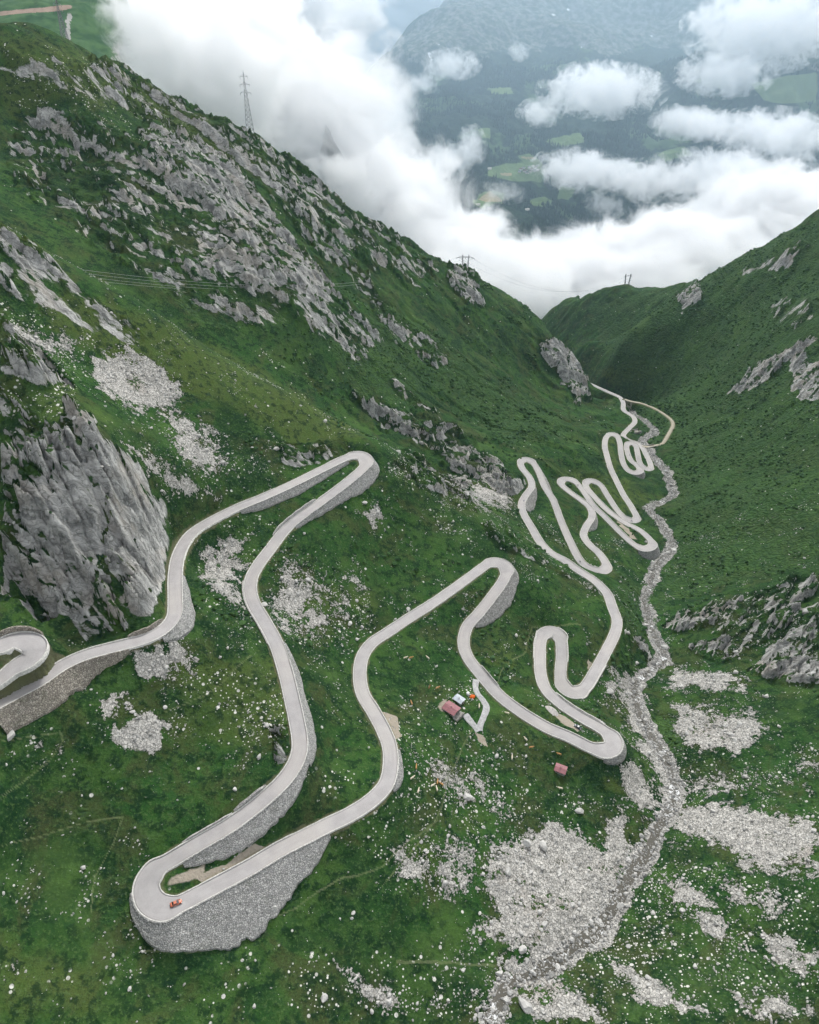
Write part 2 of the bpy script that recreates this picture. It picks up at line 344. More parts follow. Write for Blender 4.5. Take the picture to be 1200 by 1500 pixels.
BNA = tps_eval(TPS, BN.X, BN.Y)
def base(x, y):
    a = BG.cubic(BA, x, y)
    ins = np.minimum(np.minimum(x - (-300), 480 - x), np.minimum(y - 30, 1200 - y)); k = np.clip((ins - 12) / 25, 0, 1)
    return a * (1 - k) + np.where(k > 0, BN.cubic(BNA, x, y), 0) * k
# cut and fill round the road, the stream and the walls on a 1 m grid
FG = Grid(-280, 460, 50, 1130, 1.0)
hard = np.zeros((FG.nx, FG.ny), bool); tgt = np.zeros((FG.nx, FG.ny)); soft = np.zeros((FG.nx, FG.ny))
rdist = np.full((FG.nx, FG.ny), 0.0); wetf = np.zeros((FG.nx, FG.ny))
BF = BN.cubic(BNA, FG.X, FG.Y)
def stamp(x, y, z, flag=None, only_lower=False):
    i = np.rint(x - FG.x0).astype(int).ravel(); j = np.rint(y - FG.y0).astype(int).ravel(); z = np.broadcast_to(z, np.shape(x)).ravel()
    ok = (i >= 0) & (j >= 0) & (i < FG.nx) & (j < FG.ny); i, j, z = i[ok], j[ok], z[ok]
    tgt[i, j] = z; hard[i, j] = True
    if flag is not None: flag[i, j] = 1.0
def lateral(way, lo, hi, zf, flag=None, ii=None):
    ii = np.arange(len(way.P)) if ii is None else ii
    for d in np.arange(-40, 40.01, 0.5):
        L = lo[ii] if hasattr(lo, '__len__') else np.full(len(ii), lo); Hh = hi[ii] if hasattr(hi, '__len__') else np.full(len(ii), hi)
        m = (d >= L) & (d <= Hh); k = ii[m]
        if len(k): stamp(way.P[k, 0] + way.N[k, 0] * d, way.P[k, 1] + way.N[k, 1] * d, zf(k, d), flag)
lateral(river, -river.w / 2 - 1.5, river.w / 2 + 1.5, lambda k, d: river.P[k, 2] - 0.9 + 0.10 * abs(d), wetf)
wallf = np.zeros((FG.nx, FG.ny))
for (ii, side, rr, slope, lab) in wall_geo:
    full = np.zeros(len(road.P)); full[ii] = rr
    for k, r in zip(ii, rr):
        e = road.w[k] / 2 + 0.5; d = np.arange(e, e + r + 0.3, 0.45)
        stamp(road.P[k, 0] + road.N[k, 0] * d * side, road.P[k, 1] + road.N[k, 1] * d * side, road.P[k, 2] - 0.9 - slope * (d - e), wallf)
roadf = np.zeros((FG.nx, FG.ny))
lateral(road, -road.w / 2 - 0.7, road.w / 2 + 0.7, lambda k, d: road.P[k, 2] - 0.35, roadf)
lateral(track, -track.w / 2 - 0.5, track.w / 2 + 0.5, lambda k, d: track.P[k, 2] - 0.3, roadf, ii=np.r_[0:track.near(968, 650)])
def relax(val, fixed, Rr, n):
    a = np.where(fixed, val, 0.0); k = 1.0 / (4 + 1.0 / Rr ** 2)
    for _ in range(n):
        s = np.zeros_like(a); s[1:-1, 1:-1] = (a[2:, 1:-1] + a[:-2, 1:-1] + a[1:-1, 2:] + a[1:-1, :-2]) * k
        a = np.where(fixed, val, s)
    return a
DEL = relax(tgt - BF, hard, 9.0, 160)
NEARH = relax(np.ones_like(tgt), hard, 3.0, 30)
NEARR = relax(np.ones_like(tgt), (wetf > 0), 5.0, 60)
NEARROAD = relax(np.ones_like(tgt), (roadf > 0), 2.0, 14)
print('control points', len(C), 'max delta', np.abs(tgt - BF)[hard].max(), np.percentile(np.abs(tgt - BF)[hard], [50, 90, 99]))
# ------------------------------------------------------------ ground cover read off the survey: outlines of crags, screes, shrubs ...
ZONES = {
 'rock': """.76;8;30,640 112,640 152,760 135,905 60,890 28,760
 .84;7;165,700 228,755 243,850 205,905 150,815
 .60;9;0,640 25,628 45,612 70,622 100,606 130,612 150,640 165,655 200,675 215,720 238,745 246,800 240,850 222,915 130,950 100,900 60,905 30,880 0,880
 .62;7;0,610 40,640 30,700 0,720
 .60;16;20,180 60,155 130,185 230,185 330,250 430,335 480,410 560,505 530,530 430,480 340,490 250,440 170,380 80,320 0,262
 .80;9;200,185 260,190 300,215 345,240 385,290 420,330 450,380 500,440 470,450 420,425 380,440 345,410 300,395 270,330 240,300 225,250
 .55;10;205,185 300,215 385,290 445,370 410,430 330,405 280,330 220,250
 .56;12;250,140 370,190 440,250 560,340 650,390 640,430 560,400 480,350 400,290 310,210
 .62;10;110,90 215,105 300,170 380,240 330,235 230,185
 .72;8;520,578 590,600 650,620 700,655 775,715 748,728 680,695 620,655 560,622
 .75;7;570,555 620,590 690,650 650,625 590,590
 .85;4;788,496 806,506 816,499 832,512 847,530 859,556 866,594 853,584 846,602 837,574 823,566 817,549 800,538
 .85;6;655,398 700,408 712,450 684,455
 .62;7;520,400 600,480 665,530 640,542 560,490
 .55;7;440,300 520,380 560,440 520,420 440,340
 .8;5;1060,585 1110,535 1165,505 1200,500 1100,572
 .8;5;1150,520 1200,540 1200,585 1160,575
 .85;5;985,432 1022,412 1032,440 1005,458
 .7;5;1070,405 1140,378 1190,362 1140,402
 .5;6;1125,450 1185,438 1195,470 1140,482
 .75;6;968,915 1060,880 1150,850 1200,832 1200,868 1130,898 1060,922 1000,928
 .75;6;1000,945 1060,930 1130,900 1200,880 1200,910 1120,942 1050,967
 .95;7;1095,985 1130,945 1200,902 1200,1000 1150,1004
 .8;5;915,928 940,935 968,972 945,975
 .58;4;692,764 740,776 795,812 850,842 895,876 880,876 800,834 740,802
 .62;7;405,648 500,636 525,662 440,690 410,685
 .7;7;0,470 60,510 110,560 60,575 0,548
 .6;8;0,330 60,360 130,430 220,500 200,520 110,480 0,420
 .8;4;392,1068 425,1068 428,1110 400,1125
 .45;8;0,60 60,75 160,110 210,170 140,150 60,110 0,105
 .6;5;0,560 60,600 40,640 0,660
 .6;6;600,660 680,690 700,755 660,740 560,690
 .6;5;430,240 500,300 620,370 560,350 440,270""",
 'scree': """1;5;130,535 165,515 205,525 250,545 282,568 245,602 190,597 150,575
 .85;8;240,600 300,625 345,690 310,692 262,655
 .9;7;295,820 340,783 364,790 356,832 335,850 357,885 330,872 296,846
 .8;12;398,880 430,815 470,850 515,880 500,920 430,932 398,905
 .95;5;522,748 560,738 574,765 545,782
 1;5;160,1062 215,1042 242,1075 226,1106 172,1088
 1;5;140,1020 178,1008 192,1040 152,1052
 .9;6;183,968 265,935 288,965 262,1000 200,992
 1;7;715,1260 760,1225 810,1212 870,1240 905,1180 930,1260 905,1320 865,1370 815,1400 740,1392 695,1385 738,1330 708,1300
 1;6;978,973 1052,983 1092,1010 1040,1012 985,1010
 1;6;1000,1030 1040,1035 1130,1052 1090,1088 1030,1102 1000,1090
 .95;7;990,1170 1070,1180 1130,1190 1200,1196 1200,1290 1120,1272 1040,1232 985,1240
 .75;8;1035,1275 1110,1285 1155,1335 1085,1322
 .8;6;905,1112 952,1128 965,1180 932,1205 912,1160
 .7;7;0,440 60,480 130,500 90,520 30,500
 .6;8;660,1230 700,1250 700,1300 640,1330 620,1290
 .7;5;930,1000 955,1060 980,1100 1000,1160 975,1180 940,1120 905,1040 880,1010 892,990
 .9;5;720,1400 800,1420 900,1500 780,1500
 .9;5;1000,1330 1060,1340 1110,1390 1060,1385
 .9;5;880,1400 960,1440 1040,1490 960,1480
 .9;5;1120,1360 1200,1390 1200,1440 1140,1410
 .72;6;480,1420 600,1450 700,1460 560,1490
 .5;6;600,1100 700,1130 760,1200 660,1180
 .72;6;560,1230 640,1240 660,1290 590,1290
 .9;5;940,1270 1010,1300 1060,1330 990,1330
 .72;6;0,1395 35,1400 45,1440 0,1440
 .72;6;1060,1440 1140,1450 1200,1490 1100,1490
 .72;6;170,640 260,690 330,720 250,735
 .72;6;730,690 760,740 700,745 640,700
 .5;6;500,800 530,840 520,880 490,850
 .45;8;20,1090 80,1085 90,1120 40,1125
 .6;6;1170,1100 1200,1095 1200,1125 1165,1120
 .6;6;1000,1140 1100,1130 1200,1150 1100,1160 1000,1165""",
 'stones': """.7;25;560,1110 700,1090 760,1150 900,1160 900,1250 700,1300 560,1330 530,1240
 1;25;930,1250 1200,1290 1200,1500 780,1500 850,1400
 .85;25;440,1400 740,1400 720,1500 420,1500
 .3;30;0,1180 200,1190 190,1400 160,1500 0,1500
 .75;20;230,985 425,985 425,1115 245,1090
 .6;15;0,1060 95,1060 95,1130 0,1130
 .5;15;380,700 500,880 480,960 300,960 290,800
 .75;20;480,830 560,900 520,970 440,940
 .55;20;600,960 700,980 720,1110 560,1110
 .6;20;150,600 420,650 400,720 270,740 180,670
 .8;20;0,430 140,500 120,620 0,610
 .7;20;960,1090 1200,1090 1200,1190 990,1190
 .35;20;200,1240 480,1400 300,1500 180,1420
 .5;15;560,640 760,780 700,800 540,700
 .4;20;290,480 450,520 520,620 380,560
 .6;20;0,60 120,80 300,180 280,230 150,190 0,150
 .4;20;1090,1000 1200,1000 1200,1060 1130,1050
 .5;18;440,1120 540,1140 460,1200 400,1190""",
 'brown': """.8;18;0,45 120,75 220,130 330,200 395,270 300,235 200,170 90,140 0,180
 .8;16;90,430 200,455 350,530 500,612 540,640 430,650 330,600 180,540 60,480
 .7;14;0,325 60,350 100,400 40,390 0,360
 .6;25;250,960 425,960 430,1080 250,1110
 .5;15;430,850 560,850 560,900 440,890
 .9;7;870,535 940,522 990,535 930,560 890,558
 .65;12;800,685 860,690 940,715 960,745 900,740 820,705
 .55;30;0,1370 160,1420 160,1500 0,1500
 .55;14;700,925 760,925 765,985 705,975
 .5;15;330,300 420,340 520,440 480,430
 .9;6;905,705 920,710 935,740 925,752 912,745
 .9;6;888,655 895,640 902,660 905,690 897,690
 .4;25;560,1230 720,1190 640,1300
 .8;8;880,1140 930,1150 920,1175 880,1165
 .5;12;0,520 100,560 180,620 120,640 0,600
 .9;7;128,700 190,750 200,860 160,840""",
 'shrub': """.95;25;860,440 950,425 1200,320 1400,300 1400,900 1200,830 1000,880 955,900 985,800 985,680 900,560
 .8;20;560,440 680,520 800,600 860,640 740,660 620,560 520,480
 .9;15;470,500 560,490 640,560 600,600 520,570
 .55;15;1010,1110 1200,1100 1200,1190 1030,1180
 1;5;962,1050 1000,1050 1002,1110 965,1100
 .5;12;1060,1200 1200,1290 1200,1350 1100,1290
 .5;20;300,380 440,440 430,490 330,470
 .9;12;900,830 945,850 930,900 965,960 920,940 908,880
 .6;15;700,660 900,600 880,640 780,660
 .6;25;850,1400 1200,1380 1200,1500 900,1500
 .35;25;40,1180 330,1160 260,1230 190,1260 40,1300
 .8;4;180,370 280,430 360,500 280,470""",
 'dirt': """.9;4;285,1285 330,1265 375,1235 392,1243 350,1282 300,1298
 1;3;560,1043 580,1048 588,1078 577,1088
 .8;3;800,1036 830,1050 855,1070 845,1072 815,1055
 .8;3;860,965 870,975 862,985
 .9;3;902,750 918,772 935,790 925,790 905,765
 .6;5;640,1030 655,1022 655,1045 643,1045
 .8;3;695,1070 712,1085 715,1098 703,1090
 .7;8;300,1290 240,1300 250,1285 300,1265""",
}
TRAILS = """1.2;0,1175 30,1152 70,1112 88,1085 85,1070 50,1076 0,1086
1.0;0,1242 60,1227 120,1207 185,1195
1.0;185,1195 165,1240 140,1280 132,1335
1.3;205,1393 260,1393 300,1390 370,1357 430,1330 500,1287 560,1267 600,1230 640,1202
1.0;850,918 780,918 765,960 735,985 728,1005
1.0;650,1148 670,1122 685,1085 695,1065
2.0;585,1408 650,1410 732,1413
1.0;560,1298 620,1225 650,1180 660,1140
1.0;240,1042 300,1022 340,990 372,960"""
def zone_sd(u, v, poly):
    """signed distance in survey pixels, positive inside"""
    P = np.array(poly); d = np.full(u.shape, 1e9); ins = np.zeros(u.shape, bool); n = len(P)
    for i in range(n):
        a = P[i]; b = P[(i + 1) % n]; e = b - a; wx = u - a[0]; wy = v - a[1]
        t = np.clip((wx * e[0] + wy * e[1]) / (e @ e), 0, 1); d = np.minimum(d, (wx - t * e[0]) ** 2 + (wy - t * e[1]) ** 2)
        c = (a[1] <= v) != (b[1] <= v)
        ins ^= c & (u < a[0] + (v - a[1]) / ((b[1] - a[1]) or 1e-9) * e[0])
    return np.where(ins, 1, -1) * np.sqrt(d)
PZ = {}
for k, txt in ZONES.items():
    L = []
    for ln in txt.strip().splitlines():
        s, b, pts = ln.strip().split(';'); L.append((float(s), float(b), [tuple(map(float, p.split(','))) for p in pts.split()]))
    PZ[k] = L
def zone(k, u, v, soft=1.0):
    out = np.zeros(u.shape)
    for s, b, P in PZ[k]:
        b = b * soft
        xs = [p[0] for p in P]; ys = [p[1] for p in P]
        m = (u > min(xs) - 2 * b) & (u < max(xs) + 2 * b) & (v > min(ys) - 2 * b) & (v < max(ys) + 2 * b)
        if m.any():
            q = sstep(-b, b, zone_sd(u[m], v[m], P)) * s; out[m] = np.maximum(out[m], q)
    return out
def seen(x, y):
    """survey coordinates of a ground position (continued sideways past the surveyed strip)"""
    z = base(x, y) + FG.lin(DEL, x, y); u, v, d = proj(x, y, z); return z, u, v, d
def strata(x, y):
    """coordinates along and across the rock ribs, which run down the fall line"""
    a = np.where(x < 60 + y * 0.18, R(-18), R(35)); a = np.where((y < 320) & (x < 0), R(-40), a)
    return x * np.cos(a) + y * np.sin(a), -x * np.sin(a) + y * np.cos(a)
def full(x, y, want_masks=False):
    x = np.asarray(x, float); y = np.asarray(y, float); z, u, v, dep = seen(x, y)
    nearh = FG.lin(NEARH, x, y); free = 1 - np.clip(nearh * 1.35, 0, 1); free = free * free
    w1 = fbm(x / 26, y / 26, 3, 40); w2 = fbm(x / 9, y / 9, 3, 50)
    wu = u + 9 * w1 + 5 * w2; wv = v + 9 * fbm(x / 24, y / 24, 3, 44) + 5 * fbm(x / 8, y / 8, 3, 54)
    rock = zone('rock', wu, wv); n3 = fbm(x / 14, y / 14, 4, 60)
    rock = np.clip(rock, 0, 1)
    # gentle lumps of the meadow
    d = 2.6 * fbm(x / 60, y / 60, 3, 1) + 0.9 * fbm(x / 17, y / 17, 4, 9) + 0.22 * fbm(x / 3.5, y / 3.5, 3, 19)
    far = sstep(420, 800, dep); d += far * (6.5 * fbm(x / 90, y / 90, 4, 71) + 3.2 * fbm(x / 26, y / 26, 4, 75))
    # gullies down the flanks
    s, c = strata(x, y)
    gul = np.abs(fbm(c / 34 + 0.4 * w1, s / 190, 3, 81)); d += far * (12.0 * (np.minimum(gul, .35) - .2))
    # crags: ribs and blocks
    m = rock > 0.03; rd = np.zeros_like(d)
    if m.any():
        ss, cc, xm, ym = s[m], c[m], x[m], y[m]; wob = 0.5 * w2[m]; sc = 1 + 0.9 * sstep(350, 700, dep[m]); kn = 1 + 1.1 * (1 - sstep(330, 420, dep[m]))
        rib = 1 - np.abs(fbm(cc / (10 * sc) + wob, ss / (62 * sc), 4, 101)) * 2.2
        v1, e1 = worley(cc / (4.2 * sc) + wob * .5, ss / (19.0 * sc) + wob * .5, 111)
        v0, e0 = worley(cc / 11 + wob, ss / 48 + wob, 151)
        v2, e2 = worley(cc / 1.6 + wob, ss / 4.6 + wob, 121)
        n4_ = fbm(cc / 13 + wob, ss / 70, 4, 161); gate = sstep(0.25, 0.75, rock[m] + 0.3 * n3[m] + .6 * n4_)
        rd[m] = gate * (6.5 * kn * (v0 - .5) * sstep(0, .10, e0) * sstep(.3, .7, rock[m]) - 2.2 * kn * (1 - sstep(0, .10, e0)) + 4.6 * sc * rib + 3.6 * sc * (v1 - .3) * sstep(0.0, 0.10, e1) * kn - 1.3 * kn * (1 - sstep(0, .14, e1)) + 0.9 * (v2 - .5) - 0.35 * (1 - sstep(0, .2, e2)))
    w3 = fbm(x / 3.2, y / 3.2, 2, 58); scree = zone('scree', wu + 11 * w2 + 6 * w3, wv + 11 * fbm(x / 7, y / 7, 2, 59) + 5 * w3, 3.4)
    nr = FG.lin(NEARR, x, y); scree = np.maximum(scree, sstep(0.45, 0.95, nr + 0.35 * w2 + .25 * w1) * 0.95)
    m = (scree > 0.2) & (dep < 520); ms = np.zeros_like(d)
    if m.any():
        a, e = worley(x[m] / 1.5, y[m] / 1.5, 131); a2, e2 = worley(x[m] / 4.0, y[m] / 4.0, 141)
        ms[m] = scree[m] * (0.5 * (a - .5) * sstep(0, .3, e) + 0.7 * np.where(a2 > .8, 1, 0) * sstep(0, .35, e2))
    H = z + free * (d + rd) + ms * np.clip(free * 3 + 0.15, 0, 1)
    if not want_masks: return H
    shrub = zone('shrub', wu, wv); brown = zone('brown', wu, wv); stones = zone('stones', wu, wv); dirt = zone('dirt', u + 3 * w3, v + 3 * w2)
    path = np.zeros_like(d)
    for wd, P in TR:
        m = (u > P[:, 0].min() - 12) & (u < P[:, 0].max() + 12) & (v > P[:, 1].min() - 12) & (v < P[:, 1].max() + 12)
        if not m.any(): continue
        uu = u[m] + 4 * w2[m] + 5 * w1[m]; vv = v[m] + 4 * w1[m] - 4 * w2[m]; dd = np.full(uu.shape, 1e9)
        for i in range(len(P) - 1):
            a, b = P[i], P[i + 1]; e = b - a; t = np.clip(((uu - a[0]) * e[0] + (vv - a[1]) * e[1]) / (e @ e), 0, 1)
            dd = np.minimum(dd, np.hypot(uu - a[0] - t * e[0], vv - a[1] - t * e[1]))
        path[m] = np.maximum(path[m], 1 - sstep(wd * .6, wd * 1.7, dd))
    rn = FG.lin(NEARROAD, x, y)
    return H, rock, scree, brown, shrub, path, stones, dirt, rn
TR = []
for ln in TRAILS.splitlines():
    wd, pts = ln.split(';'); TR.append((float(wd), np.array([tuple(map(float, p.split(','))) for p in pts.split()])))
def hit(u, v, t0=120.0, t1=2200.0):
    """where a survey line of sight meets the ground"""
    t = np.exp(np.linspace(math.log(t0), math.log(t1), 500)); P = at_t(np.full(500, float(u)), np.full(500, float(v)), t)
    g = full(P[:, 0], P[:, 1]) - P[:, 2]; k = int(np.argmax(g > 0)); k = max(k, 1)
    f = g[k - 1] / (g[k - 1] - g[k]); p = P[k - 1] + (P[k] - P[k - 1]) * f; return Vector((p[0], p[1], float(full(p[:1], p[1:2])[0])))
def ground(x, y): return float(full(np.array([x]), np.array([y]))[0])

# ------------------------------------------------------------ terrain material
def terrain_material():
    t = NT('alpine_ground'); geo = t.n('ShaderNodeNewGeometry'); P = t.n('ShaderNodeTexCoord').outputs['Object']
    A = t.n('ShaderNodeAttribute', attribute_name='m1'); B = t.n('ShaderNodeAttribute', attribute_name='m2')
    sa = t.n('ShaderNodeSeparateColor', {0: A.outputs['Color']}); sb = t.n('ShaderNodeSeparateColor', {0: B.outputs['Color']})
    rock, scree, brown, shrub = sa.outputs[0], sa.outputs[1], sa.outputs[2], A.outputs['Alpha']
    path, stones, dirt, rn = sb.outputs[0], sb.outputs[1], sb.outputs[2], B.outputs['Alpha']
    nz = t.n('ShaderNodeSeparateXYZ', {0: geo.outputs['Normal']}).outputs[2]
    n60 = t.noise(P, 1 / 70, 4); n15 = t.noise(P, 1 / 16, 5, .6); n4 = t.noise(P, 1 / 4.5, 5, .62); n1 = t.noise(P, 1 / 1.1, 4, .65); nh = t.noise(P, 2.2, 3, .7)
    # meadow
    g = t.mix(t.ss(n60, .38, .64), (.012, .037, .012), (.024, .072, .016))
    g = t.mix(t.math('MULTIPLY', t.ss(n15, .44, .64), .8), g, (.048, .100, .022))
    g = t.mix(t.math('MULTIPLY', t.ss(t.noise(P, 1 / 28, 6, .65, .8), .49, .60), .72), g, (.050, .058, .022))
    bn = t.math('ADD', brown, t.math('MULTIPLY', t.math('SUBTRACT', n15, .5), 1.1))
    g = t.mix(t.math('MULTIPLY', t.ss(bn, .15, .85), .9), g, t.mix(t.ss(n4, .35, .7), (.055, .090, .020), (.110, .130, .040)))
    g = t.mix(t.math('MULTIPLY', t.ss(n4, .47, .60), .85), g, (.006, .024, .009))
    g = t.mix(t.math('MULTIPLY', t.ss(n1, .51, .66), .62), g, (.078, .130, .042))
    g = t.mix(t.math('MULTIPLY', t.ss(nh, .50, .64), .55), g, (.005, .019, .008))
    # low shrubs
    vs = t.vor(t.n('ShaderNodeVectorMath', {0: P, 1: t.n('ShaderNodeVectorMath', {0: t.n('ShaderNodeTexNoise', {'Vector': P, 'Scale': .12, 'Detail': 2}).outputs['Color'], 1: (14, 14, 14)}, operation='MULTIPLY').outputs[0]}, operation='ADD').outputs[0], 1 / 3.0); sn = t.math('ADD', shrub, t.math('MULTIPLY', t.math('SUBTRACT', n15, .5), 1.6))
    sh = t.mix(t.ss(vs.outputs['Distance'], .1, .75), (.066, .120, .036), (.028, .062, .022)); shf = t.ss(sn, .35, .75)
    g = t.mix(t.math('MULTIPLY', shf, .6), g, sh)
    g = t.mix(t.math('MULTIPLY', t.ss(t.noise(P, 1 / 45, 5, .6, .6), .55, .68), .38), g, (.068, .125, .030))
    # loose stones lying in the grass
    def dots(sc, lo, k):
        vv = t.vor(P, sc); rr = t.n('ShaderNodeSeparateColor', {0: vv.outputs['Color']}).outputs[0]
        rad = t.math('MULTIPLY', t.ss(rr, lo, 1.0), k); return t.math('SUBTRACT', 1.0, t.ss(t.math('SUBTRACT', vv.outputs['Distance'], rad), -.06, .02)), rr
    st = t.math('ADD', stones, t.math('MULTIPLY', t.math('SUBTRACT', n15, .54), 3.2))
    stm = t.ss(st, .25, .85)
    d1, r1 = dots(1 / 2.3, .45, .34); d2, r2 = dots(1 / 1.1, .35, .34)
    ds = t.math('MAXIMUM', t.math('MULTIPLY', d1, t.ss(stm, .05, .5)), t.math('MULTIPLY', d2, t.ss(stm, .3, .9)))
    d0, r0 = dots(1 / 4.2, .82, .20); ds = t.math('MAXIMUM', ds, t.math('MULTIPLY', d0, t.ss(n60, .42, .52)))
    stonec = t.mix(r2, (.36, .36, .33), (.62, .61, .57))
    # scree
    v1 = t.vor(P, 1 / 1.25); v2 = t.vor(P, 1 / .55); e1 = t.vor(P, 1 / 1.25, 'DISTANCE_TO_EDGE')
    rr = t.n('ShaderNodeSeparateColor', {0: v1.outputs['Color']}).outputs[0]; r3 = t.n('ShaderNodeSeparateColor', {0: v2.outputs['Color']}).outputs[1]
    sc = t.mix(t.math('MULTIPLY', t.math('ADD', rr, r3), .5), (.20, .195, .18), (.60, .58, .54))
    sc = t.mix(t.math('MULTIPLY', t.ss(e1.outputs['Distance'], .10, .0), .8), sc, (.075, .078, .068))
    sc = t.mix(t.math('MULTIPLY', t.ss(n15, .5, .75), .35), sc, (.30, .25, .21))
    scm = t.ss(t.math('ADD', t.math('SUBTRACT', scree, t.math('MULTIPLY', t.ss(n15, .50, .60), .40)), t.math('ADD', t.math('MULTIPLY', t.math('SUBTRACT', n4, .5), 1.5), t.math('MULTIPLY', t.math('SUBTRACT', n1, .5), 1.1))), .44, .54)
    # bare crag, strata stretched down the fall line
    wp = t.n('ShaderNodeVectorMath', {0: t.n('ShaderNodeTexNoise', {'Vector': P, 'Scale': .22, 'Detail': 3}).outputs['Color'], 1: (5.0, 5.0, 5.0)}, operation='MULTIPLY').outputs[0]
    wp = t.n('ShaderNodeVectorMath', {0: P, 1: wp}, operation='ADD').outputs[0]
    mp = t.n('ShaderNodeMapping', {'Vector': wp, 'Rotation': (0, 0, R(20)), 'Scale': (.17, 1.0, .30)}).outputs[0]
    rs = t.noise(mp, 1 / 2.6, 8, .70, .4); rb = t.noise(P, 1 / 22, 4); cr = t.vor(mp, 1 / 2.2, 'DISTANCE_TO_EDGE'); cr2 = t.vor(t.n('ShaderNodeMapping', {'Vector': wp, 'Scale': (.5, 1.0, .6)}).outputs[0], 1 / 1.6, 'DISTANCE_TO_EDGE')
    rk = t.mix(t.ss(rs, .32, .70), (.155, .158, .152), (.58, .575, .55))
    rk = t.mix(t.math('MULTIPLY', t.ss(rb, .48, .68), .55), rk, (.40, .36, .31))
    rk = t.mix(t.math('MULTIPLY', t.ss(cr.outputs['Distance'], .06, .0), .5), rk, (.05, .055, .045))
    rk = t.mix(t.math('MULTIPLY', t.ss(cr2.outputs['Distance'], .05, .0), .25), rk, (.07, .07, .06))
    # grass keeps to ledges of the crags
    steep = t.math('SUBTRACT', .86, nz)
    rm = t.math('ADD', t.math('ADD', rock, t.math('MULTIPLY', steep, 1.15)), t.math('MULTIPLY', t.math('SUBTRACT', t.noise(mp, 1 / 9, 6, .65), .5), 2.3))
    rkm = t.math('MULTIPLY', t.ss(rm, .78, .92), t.ss(rock, .06, .2))
    dc = t.mix(n1, (.22, .19, .15), (.38, .34, .28))
    c = t.mix(ds, g, stonec)
    c = t.mix(scm, c, sc)
    c = t.mix(rkm, c, rk)
    pm = t.ss(t.math('ADD', path, t.math('MULTIPLY', t.math('SUBTRACT', n1, .5), .9)), .25, .8)
    c = t.mix(t.math('MULTIPLY', pm, .42), c, t.mix(n4, (.09, .15, .04), (.26, .25, .16)))
    c = t.mix(t.ss(t.math('ADD', dirt, t.math('MULTIPLY', t.math('SUBTRACT', n4, .5), .8)), .4, .6), c, dc)
    c = t.mix(t.math('MULTIPLY', t.ss(t.math('ADD', rn, t.math('MULTIPLY', t.math('SUBTRACT', n4, .5), .9)), .62, .9), .6), c, (.16, .15, .09))
    # relief too fine for the mesh
    h = t.math('ADD', t.math('MULTIPLY', n1, .5), t.math('MULTIPLY', n4, 1.2))
    h = t.math('ADD', h, t.math('MULTIPLY', t.math('MULTIPLY', t.math('SUBTRACT', 1.0, vs.outputs['Distance']), shf), 1.5))
    h = t.math('ADD', h, t.math('MULTIPLY', scm, t.math('MULTIPLY', rr, .8)))
    h = t.math('ADD', h, t.math('MULTIPLY', t.ss(rock, .3, .7), t.math('MULTIPLY', rs, 3.0)))
    t.bsdf(c, .95, t.bump(h, 1.1, .9), .05)
    return t.m
M_GROUND = terrain_material()

# ------------------------------------------------------------ the mountainside: one sheet, finer close to the roads
OX, OY = 0.0, -170.0
NR, NA = (500, 400) if QUICK else (1500, 1150)
rad = np.exp(np.linspace(math.log(190), math.log(3300), NR)); ang = np.linspace(R(-50), R(46), NA)
RR, AA = np.meshgrid(rad, ang, indexing='ij')
GX = OX + RR * np.sin(AA); GY = OY + RR * np.cos(AA)
res = full(GX.ravel(), GY.ravel(), True)
Hh = res[0]
ix = np.arange(NR * NA).reshape(NR, NA)
F = np.stack([ix[:-1, :-1], ix[:-1, 1:], ix[1:, 1:], ix[1:, :-1]], -1).reshape(-1, 4)[:, ::-1]
m1 = np.stack([res[1], res[2], res[3], res[4]], -1); m2 = np.stack([res[5], res[6], res[7], res[8]], -1)
ter = np_mesh('mountainside', np.stack([GX.ravel(), GY.ravel(), Hh], -1), F, M_GROUND, True, attrs={'m1': m1, 'm2': m2})
tag(ter, 'green alpine mountainside with grey crags and pale screes', kind='structure')
# ------------------------------------------------------------ road surface
def road_material(name, base_c, warm, sett=0.0):
    t = NT(name); P = t.n('ShaderNodeTexCoord').outputs['Object']; uv = t.n('ShaderNodeUVMap').outputs[0]
    x = t.n('ShaderNodeSeparateXYZ', {0: uv}).outputs[0]
    n = t.noise(P, .18, 5, .6); f = t.noise(P, 1.6, 4, .7); l = t.noise(t.n('ShaderNodeMapping', {'Vector': uv, 'Scale': (2.2, .02, 1)}).outputs[0], 2.0, 5, .7)
    c = t.mix(t.ss(n, .35, .65), tuple(k * .86 for k in base_c), base_c)
    c = t.mix(t.math('MULTIPLY', t.ss(t.noise(P, .035, 3, .5), .45, .62), .5), c, tuple(k * q for k, q in zip(base_c, (1.16, 1.13, 1.07))))
    c = t.mix(t.math('MULTIPLY', t.ss(l, .4, .7), .45), c, tuple(k * .76 for k in base_c))
    c = t.mix(t.math('MULTIPLY', t.ss(f, .5, .8), .25), c, tuple(min(1, k * 1.22) for k in base_c))
    edge = t.math('ABSOLUTE', t.math('SUBTRACT', x, .5)); edge = t.ss(t.math('ADD', edge, t.math('MULTIPLY', t.math('SUBTRACT', f, .5), .10)), .42, .50)
    c = t.mix(t.math('MULTIPLY', edge, .55), c, warm)
    t.bsdf(c, .85, t.bump(f, .03), .3); return t.m
M_ROAD = road_material('pale_granite_setts', (.36, .345, .34), (.30, .27, .21))
M_TRACK = road_material('gravel_track', (.34, .31, .24), (.10, .13, .04))
M_CONC = simple('worn_concrete', (.34, .34, .34), .9, .2, .2, .8)
